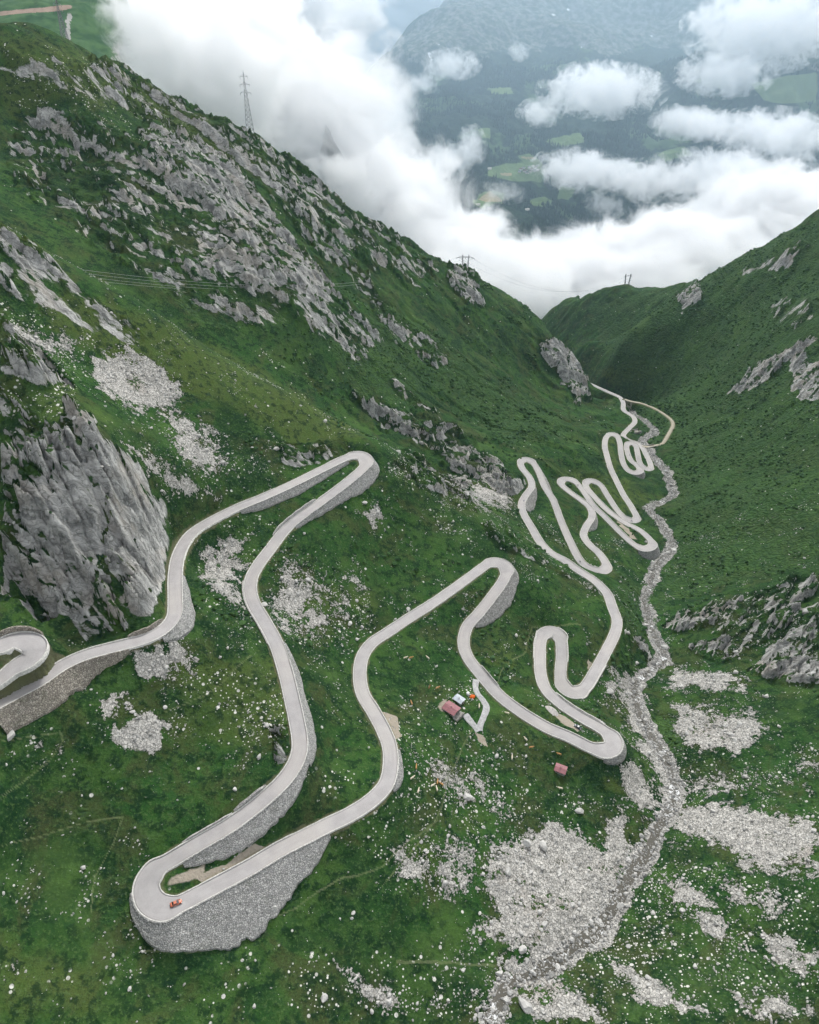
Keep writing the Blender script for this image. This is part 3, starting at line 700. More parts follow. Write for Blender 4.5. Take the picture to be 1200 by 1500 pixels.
def masonry(name, lo, hi, scale, joint=(.10, .10, .095), moss=0.25):
    t = NT(name); P = t.n('ShaderNodeTexCoord').outputs['Object']; v = t.vor(P, scale); e = t.vor(P, scale, 'DISTANCE_TO_EDGE')
    r = t.n('ShaderNodeSeparateColor', {0: v.outputs['Color']}).outputs[0]; n = t.noise(P, .25, 5, .6)
    c = t.mix(r, lo, hi); c = t.mix(t.math('MULTIPLY', t.ss(e.outputs['Distance'], .11, .0), .85), c, joint)
    c = t.mix(t.math('MULTIPLY', t.ss(n, .52, .72), moss), c, (.06, .085, .03))
    c = t.mix(t.math('MULTIPLY', t.ss(t.noise(P, .6, 4), .5, .75), .3), c, tuple(k * .6 for k in lo))
    t.bsdf(c, .9, t.bump(t.math('ADD', t.ss(e.outputs['Distance'], 0, .2), t.math('MULTIPLY', r, .6)), .22), .2); return t.m
M_COBBLE = masonry('cobbled_stone', (.30, .30, .29), (.54, .53, .51), 1.5)
M_PALEWALL = masonry('pale_cobbled_stone', (.26, .25, .24), (.48, .47, .45), 1.0, (.17, .17, .16), .1)
M_OLDWALL = masonry('weathered_masonry', (.25, .225, .19), (.46, .42, .36), 1.3, (.07, .06, .05), .3)
M_KERB = simple('pale_kerb_stone', (.50, .49, .46), .9, .2, .25, 1.5)
M_WALLCAP = simple('wall_cap_stone', (.36, .35, .33), .9, .2, .3, 1.2)
def ribbon(name, way, offs, mat, ii=None, parent=None, uv=True):
    """offs: list of (lateral function of w, height)"""
    ii = np.arange(len(way.P)) if ii is None else ii; V = []; n = len(offs); U = []
    for j, (f, dz) in enumerate(offs):
        d = f(way.w[ii], ii)[:, None] if callable(f) else f
        p = way.P[ii].copy(); p[:, :2] += way.N[ii] * d; p[:, 2] += (dz(ii) if callable(dz) else dz); V.append(p); U.append(np.stack([np.full(len(ii), j / (n - 1.0)), ii.astype(float)], 1))
    V = np.stack(V, 1).reshape(-1, 3); U = np.stack(U, 1).reshape(-1, 2)
    k = np.arange(len(ii) - 1)[:, None] * n + np.arange(n - 1)[None]
    F = np.stack([k, k + 1, k + n + 1, k + n], -1).reshape(-1, 4)[:, ::-1]
    return np_mesh(name, V, F, mat, True, parent, uv=U)
rsurf = ribbon('road', road, [(lambda w, i: -w / 2 - .10, -.9), (lambda w, i: -w / 2 - .05, .0), (lambda w, i: -w / 2 + .5, .04), (lambda w, i: -w / 4, .09), (lambda w, i: w * 0, .12), (lambda w, i: w / 4, .09), (lambda w, i: w / 2 - .5, .04), (lambda w, i: w / 2 + .05, .0), (lambda w, i: w / 2 + .10, -.9)], M_ROAD)
tag(rsurf, 'pale stone pass road winding down the valley in tight hairpins', kind='structure')
tsurf = ribbon('gravel_track', track, [(lambda w, i: -w / 2 - .05, -.8), (lambda w, i: -w / 2, .03), (lambda w, i: w * 0, .08), (lambda w, i: w / 2, .03), (lambda w, i: w / 2 + .05, -.8)], M_TRACK, np.arange(3, len(track.P)))
tag(tsurf, 'gravel track looping off the road to the bridge over the stream', kind='structure')
# kerb stones along both edges: parts of the road
for sgn in (-1, 1):
    jit = vnoise(np.arange(len(road.P)) / 2.5, np.zeros(len(road.P)), 17 + sgn) * .12
    hk = .22 + .22 * (vnoise(np.arange(len(road.P)) / 30., np.zeros(len(road.P)), 27 + sgn) > .45)
    o = ribbon('kerb', road, [(lambda w, i: sgn * (w / 2 + .02), -.6), (lambda w, i: sgn * (w / 2 + .04), lambda i: hk[i]), (lambda w, i: sgn * (w / 2 + .40 + jit[i]), lambda i: hk[i]), (lambda w, i: sgn * (w / 2 + .46 + jit[i]), -1.6)], M_KERB, parent=rsurf)
# ------------------------------------------------------------ retaining walls
for wi, (ii, side, rr, slope, lab) in enumerate(wall_geo):
    prof = [(0.42, .28), (0.46, -.1)] ; n = 9; V = []
    r0 = road.w[ii] / 2
    cols = [(r0 + .38, np.full(len(ii), -.4)), (r0 + .36, np.full(len(ii), .34)), (r0 + .80, np.full(len(ii), .34)), (r0 + .84, np.full(len(ii), .0))]
    for k in range(1, n + 1):
        d = rr * k / n; cols.append((r0 + .84 + d, -slope * d + .35 * np.sin(k * 1.7 + ii * .4) * .15))
    cols.append((r0 + .9 + rr, -slope * rr - 1.6))
    for d, dz in cols:
        p = road.P[ii].copy(); p[:, :2] += road.N[ii] * (d * side)[:, None]; p[:, 2] += dz; V.append(p)
    m = len(cols); V = np.stack(V, 1).reshape(-1, 3); k = np.arange(len(ii) - 1)[:, None] * m + np.arange(m - 1)[None]
    F = np.stack([k, k + 1, k + m + 1, k + m], -1).reshape(-1, 4)
    if side > 0: F = F[:, ::-1]
    mat = M_OLDWALL if 'left edge' in lab else (M_PALEWALL if 'pale' in lab else M_COBBLE)
    o = np_mesh('retaining_wall', V, F, mat, False); tag(o, lab, 'retaining wall', 'stone retaining walls below the road')
UP = [((-35, 953), (50, 936), -1, 2.6, .7, M_OLDWALL, 'curved stone wall above the loop of road at the left edge'),
      ((192, 941), (246, 905), -1, 2.4, .7, M_OLDWALL, 'brownish stone wall at the foot of the grey crag beside the road'),
      ((470, 735), (408, 785), 1, 1.8, .6, M_WALLCAP, 'thin wall along the upper edge of the road below the upper left hairpin'),
      ((398, 1160), (350, 1200), 1, 1.7, .9, M_PALEWALL, 'thick pale wall standing above the road near the lower left bend'),
      ((345, 1203), (270, 1246), 1, 1.1, .5, M_WALLCAP, 'low wall on the uphill edge above the nearest hairpin'),
      ((688, 985), (722, 1012), -1, 1.0, .5, M_WALLCAP, 'low parapet on the upper edge of the road above the orange tent'),
      ((792, 965), (798, 930), -1, .9, .5, M_KERB, 'white parapet along the left leg of the narrow inner hairpin'),
      ((812, 927), (823, 968), -1, .9, .5, M_KERB, 'white parapet along the right leg of the narrow inner hairpin'),
      ((846, 1015), (878, 970), 1, .9, .5, M_KERB, 'pale parapet on the stream side of the long right hand leg'),
      ((806, 1018), (880, 1066), 1, .9, .5, M_KERB, 'pale parapet above the car beside the hairpin next to the stream'),
      ((366, 850), (405, 938), 1, 1.0, .5, M_WALLCAP, 'dark edged parapet on the inner bend below the pale scree')]
for (p0, p1, side, hgt, th, mat, lab) in UP:
    i0, i1 = sorted((road.near(*p0), road.near(*p1)))
    if i1 - i0 > 400: continue
    ii = np.arange(i0, i1 + 1); e = road.w[ii] / 2 + .5; V = []
    hh = hgt * np.clip(np.minimum(np.arange(len(ii)), np.arange(len(ii))[::-1]) / 5.0 + .35, 0, 1) * (1 + .08 * np.sin(ii * .9))
    for d, dz in ((e, -.8 + hh * 0), (e + .05, hh), (e + th, hh), (e + th + .05, -1.5 + hh * 0)):
        p = road.P[ii].copy(); p[:, :2] += road.N[ii] * (d * side)[:, None]; p[:, 2] += dz; V.append(p)
    V = np.stack(V, 1).reshape(-1, 3); k = np.arange(len(ii) - 1)[:, None] * 4 + np.arange(3)[None]
    F = np.stack([k, k + 1, k + 5, k + 4], -1).reshape(-1, 4)
    F = np.vstack([F, [[0, 1, 2, 3]], [[len(V) - 1, len(V) - 2, len(V) - 3, len(V) - 4]]])
    if side > 0: F = F[:, ::-1]
    tag(np_mesh('stone_wall', V, F, mat, False), lab, 'stone wall', 'walls and parapets along the road')
# ------------------------------------------------------------ stream
def water_material():
    t = NT('mountain_stream'); P = t.n('ShaderNodeTexCoord').outputs['Object']; n = t.noise(P, .5, 6, .7, 1.0); f = t.noise(P, .12, 4, .6)
    foam = t.ss(t.math('ADD', n, t.math('MULTIPLY', t.math('SUBTRACT', f, .5), 1.2)), .60, .70)
    c = t.mix(f, (.040, .037, .028), (.080, .073, .055)); c = t.mix(foam, c, (.62, .63, .63))
    t.bsdf(c, t.mix(foam, (.45, .45, .45), (.9, .9, .9)), t.bump(n, .2), .18); return t.m
ri = np.arange(len(river.P))
o = ribbon('stream', river, [(lambda w, i: -w / 2 - .2, -.42), (lambda w, i: -w / 4, -.40), (lambda w, i: w * 0, -.40), (lambda w, i: w / 4, -.40), (lambda w, i: w / 2 + .2, -.42)], water_material())
tag(o, 'shallow rocky mountain stream running down the valley floor', kind='structure')
# ------------------------------------------------------------ the far side of the main valley and the hillside behind the ridge
FARP = """820,345,3800 1000,350,3800 1200,330,3800 700,310,3700 600,260,3900 790,245,4400 640,180,4700 900,180,4900 1100,200,4600 1250,200,4600 600,120,5300 700,100,5600 900,90,5800 1100,80,5600 1250,100,5500
572,88,5900 620,40,6300 665,0,6700 760,0,6600 900,0,6800 1050,0,6800 1200,0,6800 720,-60,7300 900,-90,7700 1200,-120,7700 1400,0,6800 1500,300,4200 560,330,3500 860,-260,8600 1300,-250,8600"""
Cf = [at_t(*[float(k) for k in q.split(',')]) for q in FARP.split()]
for q_ in ((560, 130, 7000), (560, 150, 8500), (500, 170, 6400), (450, 210, 5600), (620, 95, 8200), (655, 60, 9200), (350, 260, 6000), (690, 30, 10500), (300, 200, 9000), (540, 230, 4600), (480, 300, 4000)): Cf.append(at_t(*q_))
for q in ((3500, 6500, 500), (4500, 4500, -200), (2500, 3600, -900)): Cf.append(np.array(q, float))
FT = tps_fit(np.array(Cf), 3000.0, 1e-3)
def far_height(x, y):
    z = tps_eval(FT, x, y)
    rg = 1 - np.abs(fbm(x / 900, y / 900, 5, 301)) * 2
    return z + 70 * fbm(x / 700, y / 700, 4, 311) + 110 * (rg - .5) + 26 * (1 - np.abs(fbm(x / 190, y / 190, 4, 321)) * 2) + 7 * fbm(x / 40, y / 40, 3, 331)
NRf, NAf = 520, 760
radf = np.exp(np.linspace(math.log(3300), math.log(11500), NRf)); angf = np.linspace(R(-20), R(48), NAf)
RRf, AAf = np.meshgrid(radf, angf, indexing='ij'); FX = RRf * np.sin(AAf); FY = RRf * np.cos(AAf)
FZ = far_height(FX.ravel(), FY.ravel())
uf, vf, df = proj(FX.ravel(), FY.ravel(), FZ)
wuf = uf + 8 * fbm(FX.ravel() / 160, FY.ravel() / 160, 3, 341); wvf = vf + 5 * fbm(FX.ravel() / 160, FY.ravel() / 160, 3, 351)
PZ['field'] = [(1, 4, p) for p in ([(712, 258), (722, 246), (742, 238), (765, 240), (800, 252), (790, 268), (760, 265), (735, 262)], [(755, 228), (775, 224), (790, 236), (795, 250), (770, 246)],
    [(688, 302), (700, 286), (722, 280), (742, 284), (735, 300), (705, 306)], [(628, 275), (655, 270), (650, 285), (632, 290)], [(772, 292), (800, 287), (812, 296), (780, 302)], [(820, 275), (840, 278), (835, 295), (818, 292)],
    [(715, 130), (750, 128), (755, 138), (720, 138)], [(800, 205), (850, 195), (860, 210), (815, 215)], [(960, 225), (1000, 215), (1020, 228), (975, 238)], [(700, 190), (720, 185), (722, 205), (705, 205)], [(1010, 120), (1080, 95), (1120, 90), (1060, 130)], [(1100, 120), (1200, 105), (1200, 150), (1120, 150)])]
PZ['crop'] = [(1, 1.5, p) for p in ([(699, 292), (718, 281), (731, 290), (735, 296), (712, 297)], [(733, 253), (750, 252), (750, 256), (735, 257)], [(762, 229), (785, 231), (782, 234), (764, 233)])]
PZ['open'] = [(1, 22, p) for p in ([(560, 90), (665, -20), (1250, -60), (1250, 30), (1000, 60), (880, 85), (760, 62), (640, 110)], [(980, 60), (1250, 20), (1250, 110), (1050, 90)])]
mf = np.stack([zone('field', wuf, wvf), zone('crop', wuf * .5 + uf * .5, wvf * .5 + vf * .5), zone('open', uf + 22 * fbm(FX.ravel() / 500, FY.ravel() / 500, 4, 361), vf + 22 * fbm(FX.ravel() / 500, FY.ravel() / 500, 4, 371)), np.zeros(len(uf))], -1)
def far_material():
    t = NT('far_forest_and_meadow'); P = t.n('ShaderNodeTexCoord').outputs['Object']; A = t.n('ShaderNodeAttribute', attribute_name='m1')
    s = t.n('ShaderNodeSeparateColor', {0: A.outputs['Color']}); n = t.noise(P, 1 / 420, 6, .6); f = t.noise(P, 1 / 55, 5, .65); v = t.vor(P, 1 / 16)
    c = t.mix(t.ss(v.outputs['Distance'], .1, .8), (.022, .050, .022), (.006, .016, .009))
    c = t.mix(t.math('MULTIPLY', t.ss(n, .56, .60), .85), c, (.07, .12, .045))
    c = t.mix(t.math('MULTIPLY', t.ss(f, .5, .7), .35), c, (.035, .06, .03))
    op = t.ss(t.math('ADD', s.outputs[2], t.math('MULTIPLY', t.math('SUBTRACT', f, .5), .9)), .4, .6)
    c = t.mix(op, c, t.mix(t.ss(f, .4, .65), (.045, .065, .035), (.20, .20, .185)))
    snow = t.math('MULTIPLY', op, t.ss(t.noise(P, 1 / 130, 3, .5), .70, .73)); c = t.mix(snow, c, (.8, .8, .8))
    c = t.mix(t.ss(s.outputs[0], .4, .6), c, t.mix(f, (.10, .17, .06), (.17, .22, .09)))
    c = t.mix(t.ss(s.outputs[1], .4, .6), c, (.36, .29, .17))
    t.bsdf(c, .95, None, .05); return t.m
ix = np.arange(NRf * NAf).reshape(NRf, NAf); F = np.stack([ix[:-1, :-1], ix[:-1, 1:], ix[1:, 1:], ix[1:, :-1]], -1).reshape(-1, 4)[:, ::-1]
tag(np_mesh('far_mountain', np.stack([FX.ravel(), FY.ravel(), FZ], -1), F, far_material(), True, attrs={'m1': mf}), 'forested mountain across the main valley fading into haze', kind='structure')
# conifers of the far woods
N = 26000; a_ = rng.uniform(R(-4), R(36), N * 3); r_ = np.sqrt(rng.uniform(3400 ** 2, 6800 ** 2, N * 3)); tx = r_ * np.sin(a_); ty = r_ * np.cos(a_)
tz = far_height(tx, ty); tu, tv, _ = proj(tx, ty, tz)
ok = (zone('field', tu, tv) < .5) & (zone('open', tu, tv) < .5 + .5 * rng.random(len(tu))) & (fbm(tx / 260, ty / 260, 3, 381) > -.25) & (tu > 560) & (tu < 1240) & (tv > -20) & (tv < 400)
ok &= np.arange(len(ok)) < 90000; tx, ty, tz = tx[ok][:N], ty[ok][:N], tz[ok][:N]; n = len(tx)
hgt = rng.uniform(14, 30, n); wd = hgt * rng.uniform(.17, .26, n); k = 5; th = np.arange(k) * 2 * math.pi / k
bx = tx[:, None] + wd[:, None] * np.cos(th); by = ty[:, None] + wd[:, None] * np.sin(th); bz = np.repeat((tz - 2)[:, None], k, 1)
V = np.concatenate([np.stack([bx, by, bz], -1), np.stack([tx, ty, tz + hgt], -1)[:, None]], 1).reshape(-1, 3)
b0 = np.arange(n)[:, None] * (k + 1); F = np.stack([b0 + np.arange(k), b0 + (np.arange(k) + 1) % k, np.repeat(b0 + k, k, 1)], -1).reshape(-1, 3)
M_CON = simple('dark_conifer', (.014, .034, .018), .95, .05, .5, .02)
tag(np_mesh('conifer_forest', V, F, M_CON, False), 'dark conifer forest covering the far valley side', kind='stuff')
# village and farmsteads
M_HW = simple('pale_house_wall', (.62, .58, .52), .8, .2, .1); M_HR = simple('brown_roof', (.20, .13, .10), .8, .2, .2); M_HR2 = simple('grey_roof', (.25, .25, .26), .8, .2, .2); M_WIN = simple('dark_window', (.03, .035, .04), .3, .5)
def far_pos(u, v):
    t = np.linspace(3200, 8000, 1600); P = at_t(np.full(1600, float(u)), np.full(1600, float(v)), t); g = far_height(P[:, 0], P[:, 1]) - P[:, 2]; k = int(np.argmax(g > 0)); return P[k]
def house(p, L, W, H, rz, roofm, lab, group):
    r = empty('house', (p[0], p[1], p[2] - 1.5), rz); tag(r, lab, 'house', group)
    m = MB(); m.prism([(-W / 2, 0), (W / 2, 0), (W / 2, H), (0, H + W * .36), (-W / 2, H)], -L / 2, L / 2); m.build('wall', M_HW, r)
    m = MB(); o = .9; zr = H + W * .36
    for s in (-1, 1):
        a = (s * (W / 2 + o), H - .36 * 2 * o * .5); m.prism([(a[0], a[1]), (a[0], a[1] + .5), (0, zr + .5), (0, zr)][::s], -L / 2 - o, L / 2 + o)
    m.box(L * .2, L * .2 + 1.2, -.6, .6, zr - 1, zr + 1.8); m.build('roof', roofm, r)
    for i in range(3):
        x = -L / 2 + L * (i + .5) / 3
        for zz in (1.2, 4.2):
            if zz + 1.5 < H: m = MB(); m.box(x - .8, x + .8, -W / 2 - .08, -W / 2 + .1, zz, zz + 1.5); m.build('window', M_WIN, r)
hs_ = [(763, 249, 0), (767, 247, 1), (771, 250, 0), (775, 246, 1), (779, 249, 0), (781, 244, 2), (784, 247, 0), (787, 244, 1), (772, 254, 1), (777, 252, 0), (783, 251, 1), (768, 252, 0), (788, 250, 2), (761, 253, 1)]
names_ = ['brown roofed house at the left end', 'grey roofed house second from the left end', 'brown roofed house left of the middle', 'grey roofed house on the upper left side', 'brown roofed house in the middle', 'white roofed hall in the upper middle', 'brown roofed house on the upper right side', 'topmost grey roofed house at the right', 'grey roofed house lowest in the middle', 'brown roofed house just below the middle', 'grey roofed house on the lower right side', 'brown roofed house on the lower left side', 'white roofed building at the right end', 'grey roofed house at the lower left end']
for i, (u, v, k) in enumerate(hs_):
    p = far_pos(u, v); house(p, rng.uniform(13, 22), rng.uniform(10, 13), rng.uniform(6, 8), rng.uniform(-.5, .6), (M_HR, M_HR2, M_HW)[k], names_[i] + ' of the far village', 'village houses across the main valley')
for (u, v, lab) in ((700, 301, 'pale farmhouse below the straw coloured field in the far valley'), (716, 306, 'grey roofed farm building below the green field at the edge of the fog'), (772, 308, 'long pale barn in a clearing among the far firs'), (717, 248, 'lone chalet at the upper left rim of the far meadow')):
    p = far_pos(u, v); house(p, 24, 13, 7, .3, M_HR2 if 'grey' in lab else M_HW, lab, None)
# hillside behind the left ridge with the red earth road cut
C2 = [at_t(*[float(k) for k in q.split(',')]) for q in "-200,80,1500 0,90,1450 100,110,1450 200,140,1500 0,40,1560 100,40,1600 200,60,1640 300,100,1700 300,200,1500 0,0,1760 100,-10,1800 200,0,1850 300,20,1900 400,80,2000 -200,-20,1800 0,-80,2200 200,-80,2300 400,0,2300 -200,-200,2600 500,200,2000 600,300,2100 480,250,1850".split()]
FT2 = tps_fit(np.array(C2), 1000.0, 1e-3)
def side_height(x, y): return tps_eval(FT2, x, y) - 900 * sstep(R(-20.5), R(-15), np.arctan2(x, y)) ** 1.5 + 14 * fbm(x / 120, y / 120, 5, 401) + 16 * (.5 - np.abs(fbm((x + y * .3) / 70, y / 260, 4, 411)))
rs_ = np.linspace(1450, 3300, 260); as_ = np.linspace(R(-46), R(-14), 380); RS, AS = np.meshgrid(rs_, as_, indexing='ij'); SX = (RS * np.sin(AS)).ravel(); SY = (RS * np.cos(AS)).ravel(); SZ = side_height(SX, SY)
us, vs_, ds_ = proj(SX, SY, SZ); cut = (1 - sstep(2.2, 4.2, np.abs(vs_ - (17 - .085 * (us - 30)) - 1.2 * fbm(SX / 40, SY / 40, 2, 5)))) * sstep(-60, 10, us) * (1 - sstep(98, 112, us))
ravine = (1 - sstep(2, 7, np.abs(us - 101 + (vs_ - 30) * .10 - 3 * fbm(SY / 30, SX / 30, 3, 6)))) * sstep(12, 25, vs_)
crag = np.maximum(sstep(140, 175, us) * sstep(40, 70, vs_) * .75 * (1 - sstep(210, 240, us)), ravine)
def side_material():
    t = NT('damp_green_hillside'); P = t.n('ShaderNodeTexCoord').outputs['Object']; A = t.n('ShaderNodeAttribute', attribute_name='m1'); s = t.n('ShaderNodeSeparateColor', {0: A.outputs['Color']})
    n = t.noise(P, 1 / 60, 6, .6); f = t.noise(P, 1 / 12, 6, .7)
    c = t.mix(t.ss(n, .38, .62), (.022, .065, .022), (.055, .115, .04))
    rk = t.ss(t.math('ADD', s.outputs[1], t.math('MULTIPLY', t.math('SUBTRACT', f, .5), 2.2)), .62, .75); c = t.mix(rk, c, t.mix(n, (.18, .18, .17), (.40, .39, .37)))
    c = t.mix(t.ss(s.outputs[0], .35, .6), c, t.mix(f, (.20, .12, .09), (.32, .26, .21)))
    t.bsdf(c, .95, None, .05); return t.m
ix = np.arange(260 * 380).reshape(260, 380); F = np.stack([ix[:-1, :-1], ix[:-1, 1:], ix[1:, 1:], ix[1:, :-1]], -1).reshape(-1, 4)[:, ::-1]
tag(np_mesh('hillside', np.stack([SX, SY, SZ], -1), F, side_material(), True, attrs={'m1': np.stack([cut, crag, cut * 0, cut * 0], -1)}), 'green hillside with a red earth road cut behind the left ridge', kind='structure')
# rock poking out of the fog behind the ridge
def ico(sub):
    import bmesh
    bm = bmesh.new(); bmesh.ops.create_icosphere(bm, subdivisions=sub, radius=1.0); V = np.array([v.co[:] for v in bm.verts]); F = np.array([[v.index for v in f.verts] for f in bm.faces]); bm.free(); return V, F
IV3, IF3 = ico(5)
p = at_t(486, 232, 2300); q = IV3 * np.array([32, 32, 95]); q[:, :2] *= (1.25 - .9 * np.clip(IV3[:, 2:], -.2, 1)); nn = fbm(q[:, 0] / 22 + q[:, 1] / 40, q[:, 2] / 30, 4, 421)
q = q * (1 + .22 * nn)[:, None]; q[:, 0] -= q[:, 2] * .12
M_CRAG = simple('dark_crag', (.16, .165, .16), .9, .2, .5, .06, bump=2.0)
tag(np_mesh('rock_pinnacle', q + p, IF3, M_CRAG, True), 'dark rock tip sticking out of the fog behind the ridge', 'rock')

# ------------------------------------------------------------ clouds: volumes, each a cloud of its own
IV2, IF2 = ico(3)
def cloud_material(i, dens, size, wisp, sc, th):
    t = NT('cloud_vapour')
    tc = t.n('ShaderNodeTexCoord').outputs['Object']; L = t.n('ShaderNodeVectorMath', {0: tc}, operation='LENGTH').outputs['Value']
    gp = t.n('ShaderNodeVectorMath', {0: tc, 1: tuple(size)}, operation='MULTIPLY').outputs[0]
    gp = t.n('ShaderNodeVectorMath', {0: gp, 1: (i * 531.0, i * 97.0, i * 71.0)}, operation='ADD').outputs[0]
    n = t.noise(gp, 1.0 / sc, 9, .72, .6)
    d = t.math('ADD', t.math('SUBTRACT', 1.0, L), t.math('MULTIPLY', t.math('SUBTRACT', n, .5), wisp))
    d = t.math('MULTIPLY', t.ss(d, th, th + .30), dens)
    vol = t.n('ShaderNodeVolumePrincipled', {'Color': (.985, .988, .992, 1), 'Density': d, 'Anisotropy': 0.0}); t.t.links.new(vol.outputs[0], t.out.inputs['Volume'])
    try: t.m.cycles.volume_step_rate = 1.0
    except Exception: pass
    return t.m
CLOUDS = """225,55,1380,62,90,220,.020,1.5,110;torn fog hanging over the rocky end of the green hillside
320,110,1650,110,130,380,.014,1.6,200;fog bank just behind the left ridge
320,40,2300,120,110,600,.010,1.7,300;tall fog bank filling the gap behind the left ridge beside the far pylon
430,160,2400,160,140,700,.012,1.5,300;thick white fog standing behind the lattice pylon on the ridge
450,10,3600,130,100,900,.010,1.6,500;pale high cloud at the top edge above the fog
540,290,2500,140,95,600,.014,1.5,260;white fog rolling up against the middle of the left ridge
640,370,2400,140,62,600,.014,1.4,240;white fog bank behind the twin topped pylon
770,412,2500,165,62,600,.014,1.4,240;low fog filling the notch where the two slopes meet
900,398,2600,160,55,600,.014,1.4,240;low fog bank behind the small pylon on the right ridge
1020,365,2600,165,55,600,.014,1.5,240;fog bank rising behind the right ridge
1150,315,2700,150,72,600,.014,1.5,240;fog bank against the upper part of the right ridge
492,250,2120,46,26,160,.010,2.2,110;low fog swallowing the foot of the dark rock tip
560,180,3200,60,70,500,.005,2.2,260;torn edge of the fog in front of the dark mountain foot
510,40,8800,260,170,900,.010,1.3,700;distant pale overcast behind the shoulder of the far mountain
660,95,4700,46,22,300,.005,2.8,160;small torn cloud on the left shoulder of the far mountain
620,122,4600,26,14,250,.004,2.8,140;tiny cloud shred low on the left shoulder of the far mountain
760,75,5000,18,14,200,.004,2.8,140;tiny puff high in the middle of the far mountain
880,132,4200,92,38,500,.010,2.5,190;bright puffy cloud over the centre of the far mountain
790,165,4200,34,20,300,.007,2.8,150;small cloud at the lower left of the bright central cloud
1120,40,4200,115,60,600,.010,2.4,220;large white cloud at the upper right corner
1060,110,4100,70,30,400,.008,2.6,180;ragged cloud under the large upper right cloud
1000,180,4000,48,24,400,.008,2.6,170;narrow cloud slanting between two larger ones
850,248,3700,72,28,450,.009,2.5,180;white cloud covering the slope right of the far village
1030,180,3700,44,22,400,.007,2.6,170;flat cloud drifting above the long white bank
1130,195,3700,100,34,500,.010,2.3,200;broad cloud near the right edge of the picture
1080,262,3500,150,42,500,.012,2.1,210;long white cloud bank sloping up to the right
930,262,3600,62,26,400,.009,2.5,180;rounded cloud resting on the dark firs
655,235,3900,44,26,400,.004,2.8,170;thin ragged cloud left of the far village
690,215,3900,24,30,300,.004,2.8,140;upright wisp above the left end of the far meadows
620,265,3600,40,30,400,.008,2.4,200;fog tongue reaching up towards the far meadows
735,280,3800,36,12,300,.003,2.8,130;faint wisp over the green fields by the far village
885,300,3600,30,16,250,.006,2.8,140;small lone puff over the dark forest below the far village"""
clouds = []
for i, ln in enumerate(([] if NOCLOUD else CLOUDS.splitlines())):
    a, lab = ln.split(';'); u, v, t_, rx, rz, ry, dn, wi, sc = map(float, a.split(',')); wi *= 1.5; sc *= .8; dn *= 1.5; mid = t_ > 3300 and t_ < 5200; sc *= .62 if mid else 1; wi *= 1.25 if mid else 1; rx *= .92 if mid else 1.08; rz *= .9 if mid else 1; th = .34 if mid else .27; rx *= 1.12; rz *= 1.12
    c = at_t(u, v, t_); size = (rx * t_ / 1000, ry, rz * t_ / 1000); 
    Vc = IV2 * (1.02 + .0 * IV2[:, :1])
    o = np_mesh('cloud', Vc, IF2, cloud_material(i + 1, dn, size, wi, sc, th), True); o.location = c; o.scale = size
    tag(o, lab, 'cloud', 'fog banks and clouds over the main valley'); clouds.append(o)
# ------------------------------------------------------------ air
t = NT('valley_air'); vol = t.n('ShaderNodeVolumePrincipled', {'Color': (.56, .80, 1.0, 1), 'Density': 0.00003, 'Anisotropy': 0.1}); t.t.links.new(vol.outputs[0], t.out.inputs['Volume'])

if hasattr(t.m.cycles, "homogeneous_volume"): t.m.cycles.homogeneous_volume = True
t2 = NT('main_valley_mist'); vol = t2.n('ShaderNodeVolumePrincipled', {'Color': (.67, .85, 1.0, 1), 'Density': 0.0001, 'Anisotropy': 0.1}); t2.t.links.new(vol.outputs[0], t2.out.inputs['Volume'])
m = MB(); m.box(-5000, 9000, 3000, 12400, -2500, 880); tag(m.build('mist', t2.m), 'blue mist filling the main valley in front of the far mountain', kind='stuff')
m = MB(); m.box(-9500, 11500, -400, 12500, -2600, 900); o = m.build('haze', t.m); tag(o, 'thin bluish mountain air', kind='stuff')
# ------------------------------------------------------------ access path and lay-by laid over the meadow
def drape(name, pix, width, mat, lab, lift=.14, rounded=False):
    W = np.array([hit(u, v)[:] for u, v in pix]); P = resample(W, .8); T, N = frame(P); V = []
    wv = width * (1 + .12 * fbm(P[:, 0] / 3, P[:, 1] / 3, 2, 7)); ks = np.linspace(-.5, .5, 7)
    if rounded: wv = wv * np.sqrt(np.clip(1 - np.linspace(-.98, .98, len(P)) ** 2, .04, 1))
    for k in ks:
        x = P[:, 0] + N[:, 0] * wv * k; y = P[:, 1] + N[:, 1] * wv * k; V.append(np.stack([x, y, full(x, y)], 1))
    V = np.stack(V, 1); zc = np.sort(V[:, :, 2], 1)[:, 4]; zc = smooth1(zc, 7); V[:, :, 2] = np.maximum(V[:, :, 2], zc[:, None] - .1) + lift; V[:, (0, -1), 2] -= .5
    n = len(ks); k = np.arange(len(P) - 1)[:, None] * n + np.arange(n - 1)[None]; F = np.stack([k, k + 1, k + n + 1, k + n], -1).reshape(-1, 4)[:, ::-1]
    return tag(np_mesh(name, V.reshape(-1, 3), F, mat, True), lab, kind='structure')
drape('path', [(697, 996), (696, 1006), (699, 1016), (707, 1026), (712, 1036), (708, 1050), (703, 1062), (702, 1072)], 3.6, M_CONC, 'concrete access path from the road down to the cabins')
drape('path', [(681, 1047), (688, 1056), (698, 1067), (702, 1073)], 4.2, M_CONC, 'concrete access path from the red roofed cabin')
M_GRAVEL = simple('pale_gravel', (.36, .34, .32), .95, .1, .25, .9)
drape('lay_by', [(799, 1035), (805, 1039), (811, 1044), (818, 1049)], 5.0, M_GRAVEL, 'round gravel lay-by beside the road', .2, True)

